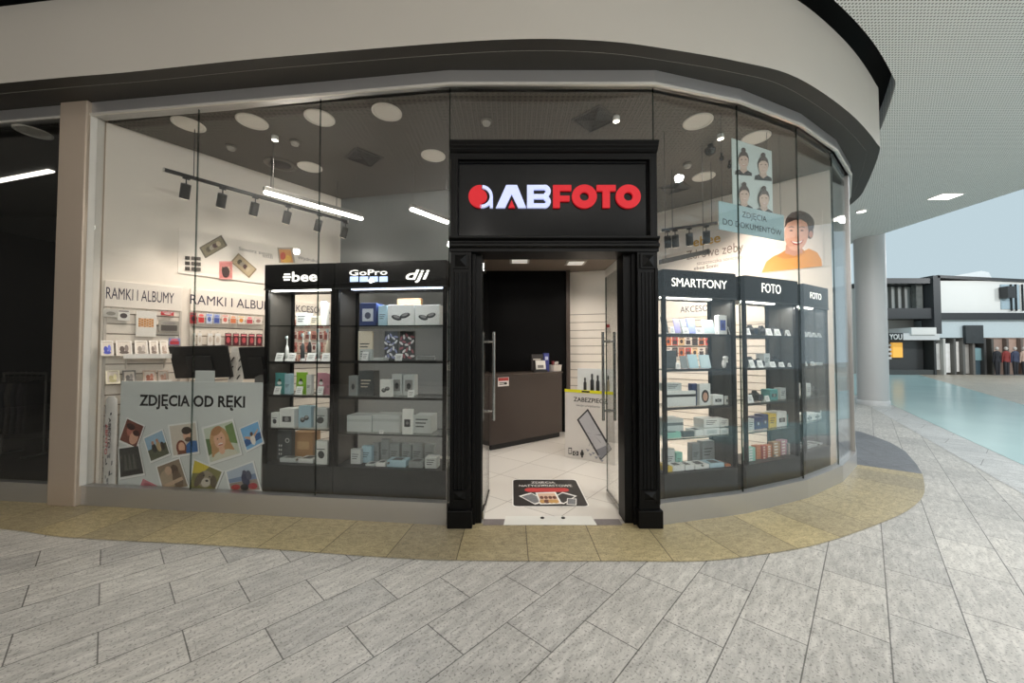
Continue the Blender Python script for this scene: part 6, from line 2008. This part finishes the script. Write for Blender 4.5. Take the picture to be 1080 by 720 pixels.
# ------------------------------------------------------------------ concourse ceiling lamps and the far side of the atrium
q = atz(997, 207, ZTOP)
t = thing('ceiling_downlight', 'bright rectangular lamp recessed in the white concourse ceiling', 'ceiling lamp', (q.x, q.y, ZTOP))
obj('frame', MB().box(-.24, .24, -.17, .17, -.012, 0), M((226, 224, 220), 0.4), t, .003)
obj('diffuser', MB().box(-.21, .21, -.14, .14, -.016, -.0125), M((255, 250, 240), 0.5, emit=3, var=0), t)
q = atz(908.5, 222, ZTOP)
t = thing('ceiling_spotlight', 'small lit spotlight in the white ceiling beside the column top', 'spotlight', (q.x, q.y, ZTOP))
obj('spot_body', MB().lathe([(.10, 0), (.10, -.02), (.085, -.03)], n=24), M((230, 228, 224), 0.4), t)
obj('bulb', MB().lathe([(.084, -.0305), (0, -.036)], n=24), M((255, 250, 240), 0.5, emit=5, var=0), t)
q = atz(941, 233, ZTOP)

YB = 25.0                                             # the shops on the far side
bx = lambda px, Y=YB: at(px, 371, Y).x
bz = lambda py, Y=YB: at(1000, py, Y).z
b = thing('shop_building', 'two-storey row of shops across the atrium, white above and glazed below', 'building', (bx(1010), YB, 0))
ox = bx(1010)


def part(name, px0, px1, py0, py1, ya, yb, mat, parent=None, Y=YB):
    return obj(name, MB().box(bx(px0, Y) - ox, bx(px1, Y) - ox, ya + Y - YB, yb + Y - YB, max(0.006, bz(py1, Y)), bz(py0, Y)), mat, parent or b)


WB = M((236, 236, 232), 0.5, name='white_facade', scale=.5)
DKB = M((46, 48, 50), 0.4)
GRB = M((150, 152, 152), 0.5)
part('upper_wall', 988.5, 1092, 296, 330, 0, 4, WB)
part('fascia_band', 986, 1092, 330, 337, -.15, 4, DKB)
mb = MB().prism([(bx(988) - ox, -.2, bz(290.5)), (bx(1092) - ox, -.2, bz(295.5)), (bx(1092) - ox, -.2, bz(298)), (bx(988) - ox, -.2, bz(293.5))], (0, 4.4, 0))
obj('roof_edge', mb, DKB, b)
mb = MB().prism([(bx(1008) - ox, .6, bz(291)), (bx(1050) - ox, .6, bz(283.5)), (bx(1058) - ox, .6, bz(285)), (bx(1062) - ox, .6, bz(293))], (0, 3, 0))
obj('skylight', mb, M((240, 244, 244), 0.4), b)
part('corner_post', 983, 990.5, 291, 352, -.2, .6, M((62, 64, 66), 0.5))
part('lower_band', 990, 1092, 337, 356, .1, 4, M((206, 218, 222), 0.35))
part('shop_back_wall', 936, 1092, 356, 397.5, 2.0, 4, M((132, 126, 120), 0.5, scale=1.2, var=.2))
part('left_wing_wall', 930, 985, 296, 398, 1.2, 4, M((176, 172, 164), 0.5))
part('left_wing_roof', 930, 986, 293.5, 299, -.1, 4, DKB)
part('left_wing_band', 930, 984, 325, 336, -.1, 1.3, DKB)
part('left_wing_glazing', 950, 983, 300, 324, .9, 1.25, M((196, 198, 194), 0.3))
for k in range(3):
    part('mullion', 953.5 + 7.2 * k, 953 + 7.2 * k, 300, 324, .7, .9, M((110, 108, 104), 0.4))
part('patterned_panel', 975, 982, 299, 326, .4, .7, M((120, 122, 118), 0.5, scale=3, var=.5))
part('white_awning', 957, 983, 345.5, 353, -.3, 1.2, WB)
part('sign_band', 930, 988, 351.5, 358.5, -.2, 1.2, M((220, 222, 222), 0.4))
part('sign_panel', 930, 949.5, 351.2, 358.8, -.215, -.2, DKB)
sb_ = part('shop_window', 931, 984, 359, 390, .6, 1.2, M((70, 70, 70), 0.3))
part('lit_poster', 949, 959.5, 361, 377, .45, .6, M((240, 180, 80), 0.5, emit=.5, var=.1), sb_)
for k in range(4):
    part('striped_board', 937, 947.5, 362.5 + 4.6 * k, 365 + 4.6 * k, .45, .6, M((232, 226, 222), 0.5), sb_)
part('base_wall', 931, 986, 390, 396.5, .1, 1.2, M((80, 82, 80), 0.5))
part('counter_block', 1050, 1092, 398, 407, -1.8, -.6, M((176, 168, 158), 0.5))
text('YOU', WB, b, (bx(934.5) - ox, -.235, bz(358)), U, V, bz(352.3) - bz(358), bx(947.5) - bx(934.5), .02, .03)
for k, (a, c_) in enumerate(((986, (60, 62, 62)), (996, (206, 204, 198)), (1007, (96, 94, 90)), (1016.5, (110, 108, 104)), (1027, (120, 114, 108)), (1039, (74, 72, 70)), (1047, (88, 84, 78)), (1063, (112, 100, 92)), (1078, (120, 106, 98)))):
    part('pillar', a, a + 2.4, 357, 398, .05, .8, M(c_, 0.5))
for k, (a, e, y0, y1, c_) in enumerate(((989, 995.5, 362, 390, (190, 190, 186)), (998.5, 1006.5, 362, 393, (232, 230, 224)), (1009.5, 1016, 360, 392, (216, 212, 206)), (1019, 1026.5, 363, 394, (150, 146, 140)), (1030, 1038.5, 366, 396, (60, 76, 84)), (1049.5, 1062.5, 342, 396, (150, 128, 116)), (1065.5, 1077.5, 342, 396, (164, 138, 124)), (1080.5, 1092, 342, 396, (150, 130, 120)))):
    w_ = part('window', a, e, y0, y1, .25, 1.9, M(c_, 0.4, scale=2.5, var=.35, emit=.25))
    part('window_frame', a - .6, e + .6, y0 - 1.2, y0, .4, 1.9, DKB, w_)
part('screen', 1028.5, 1039, 367, 380, .2, .45, M((140, 172, 176), 0.3))
part('hanging_display', 1017.5, 1036, 343, 362, -.1, .05, M((56, 60, 62), 0.6, scale=2, var=.4))
part('window_upper', 1057, 1076, 300, 326, -.06, 0, M((170, 190, 200), 0.25))
part('vent_box', 1055, 1063, 303, 315, -.5, -.06, DKB)
for x in (1066, 1071, 1078):
    part('mullion', x, x + .8, 300, 328, -.15, -.06, DKB)
# mannequins in the far window
for k, (px, c_, nm) in enumerate(((1051.5, (44, 44, 50), 'dark coat'), (1061, (150, 60, 56), 'red top'), (1070.5, (70, 76, 100), 'blue jacket'), (1080, (206, 178, 162), 'pale coat'))):
    x = bx(px, YB - .28)
    g = thing('mannequin', 'shop mannequin in a %s in the far shop window' % nm, 'mannequin', (x, YB - .28, .006), 0)
    h = 1.85
    obj('torso', MB().lathe([(.17, h * .46), (.16, h * .55), (.13, h * .62), (.19, h * .76), (.17, h * .82), (.05, h * .85)], n=16, sy=.6), M(c_, 0.7), g)
    for s_ in (-1, 1):
        obj('leg', MB().cyl((s_ * .075, 0, .03), (s_ * .09, 0, h * .48), .05, .085, 12), M((52, 52, 56), 0.7), g)
        obj('arm', MB().cyl((s_ * .20, 0, h * .79), (s_ * .25, .02, h * .44), .05, .035, 10), M(c_, 0.7), g)
    obj('head', MB().ball((0, 0, h * .93), .10, .8, .9, 1.2), M((214, 206, 198), 0.5), g)
    obj('base_plate', MB().lathe([(.2, 0), (.2, .03)], n=20), M((120, 120, 120), 0.4), g)
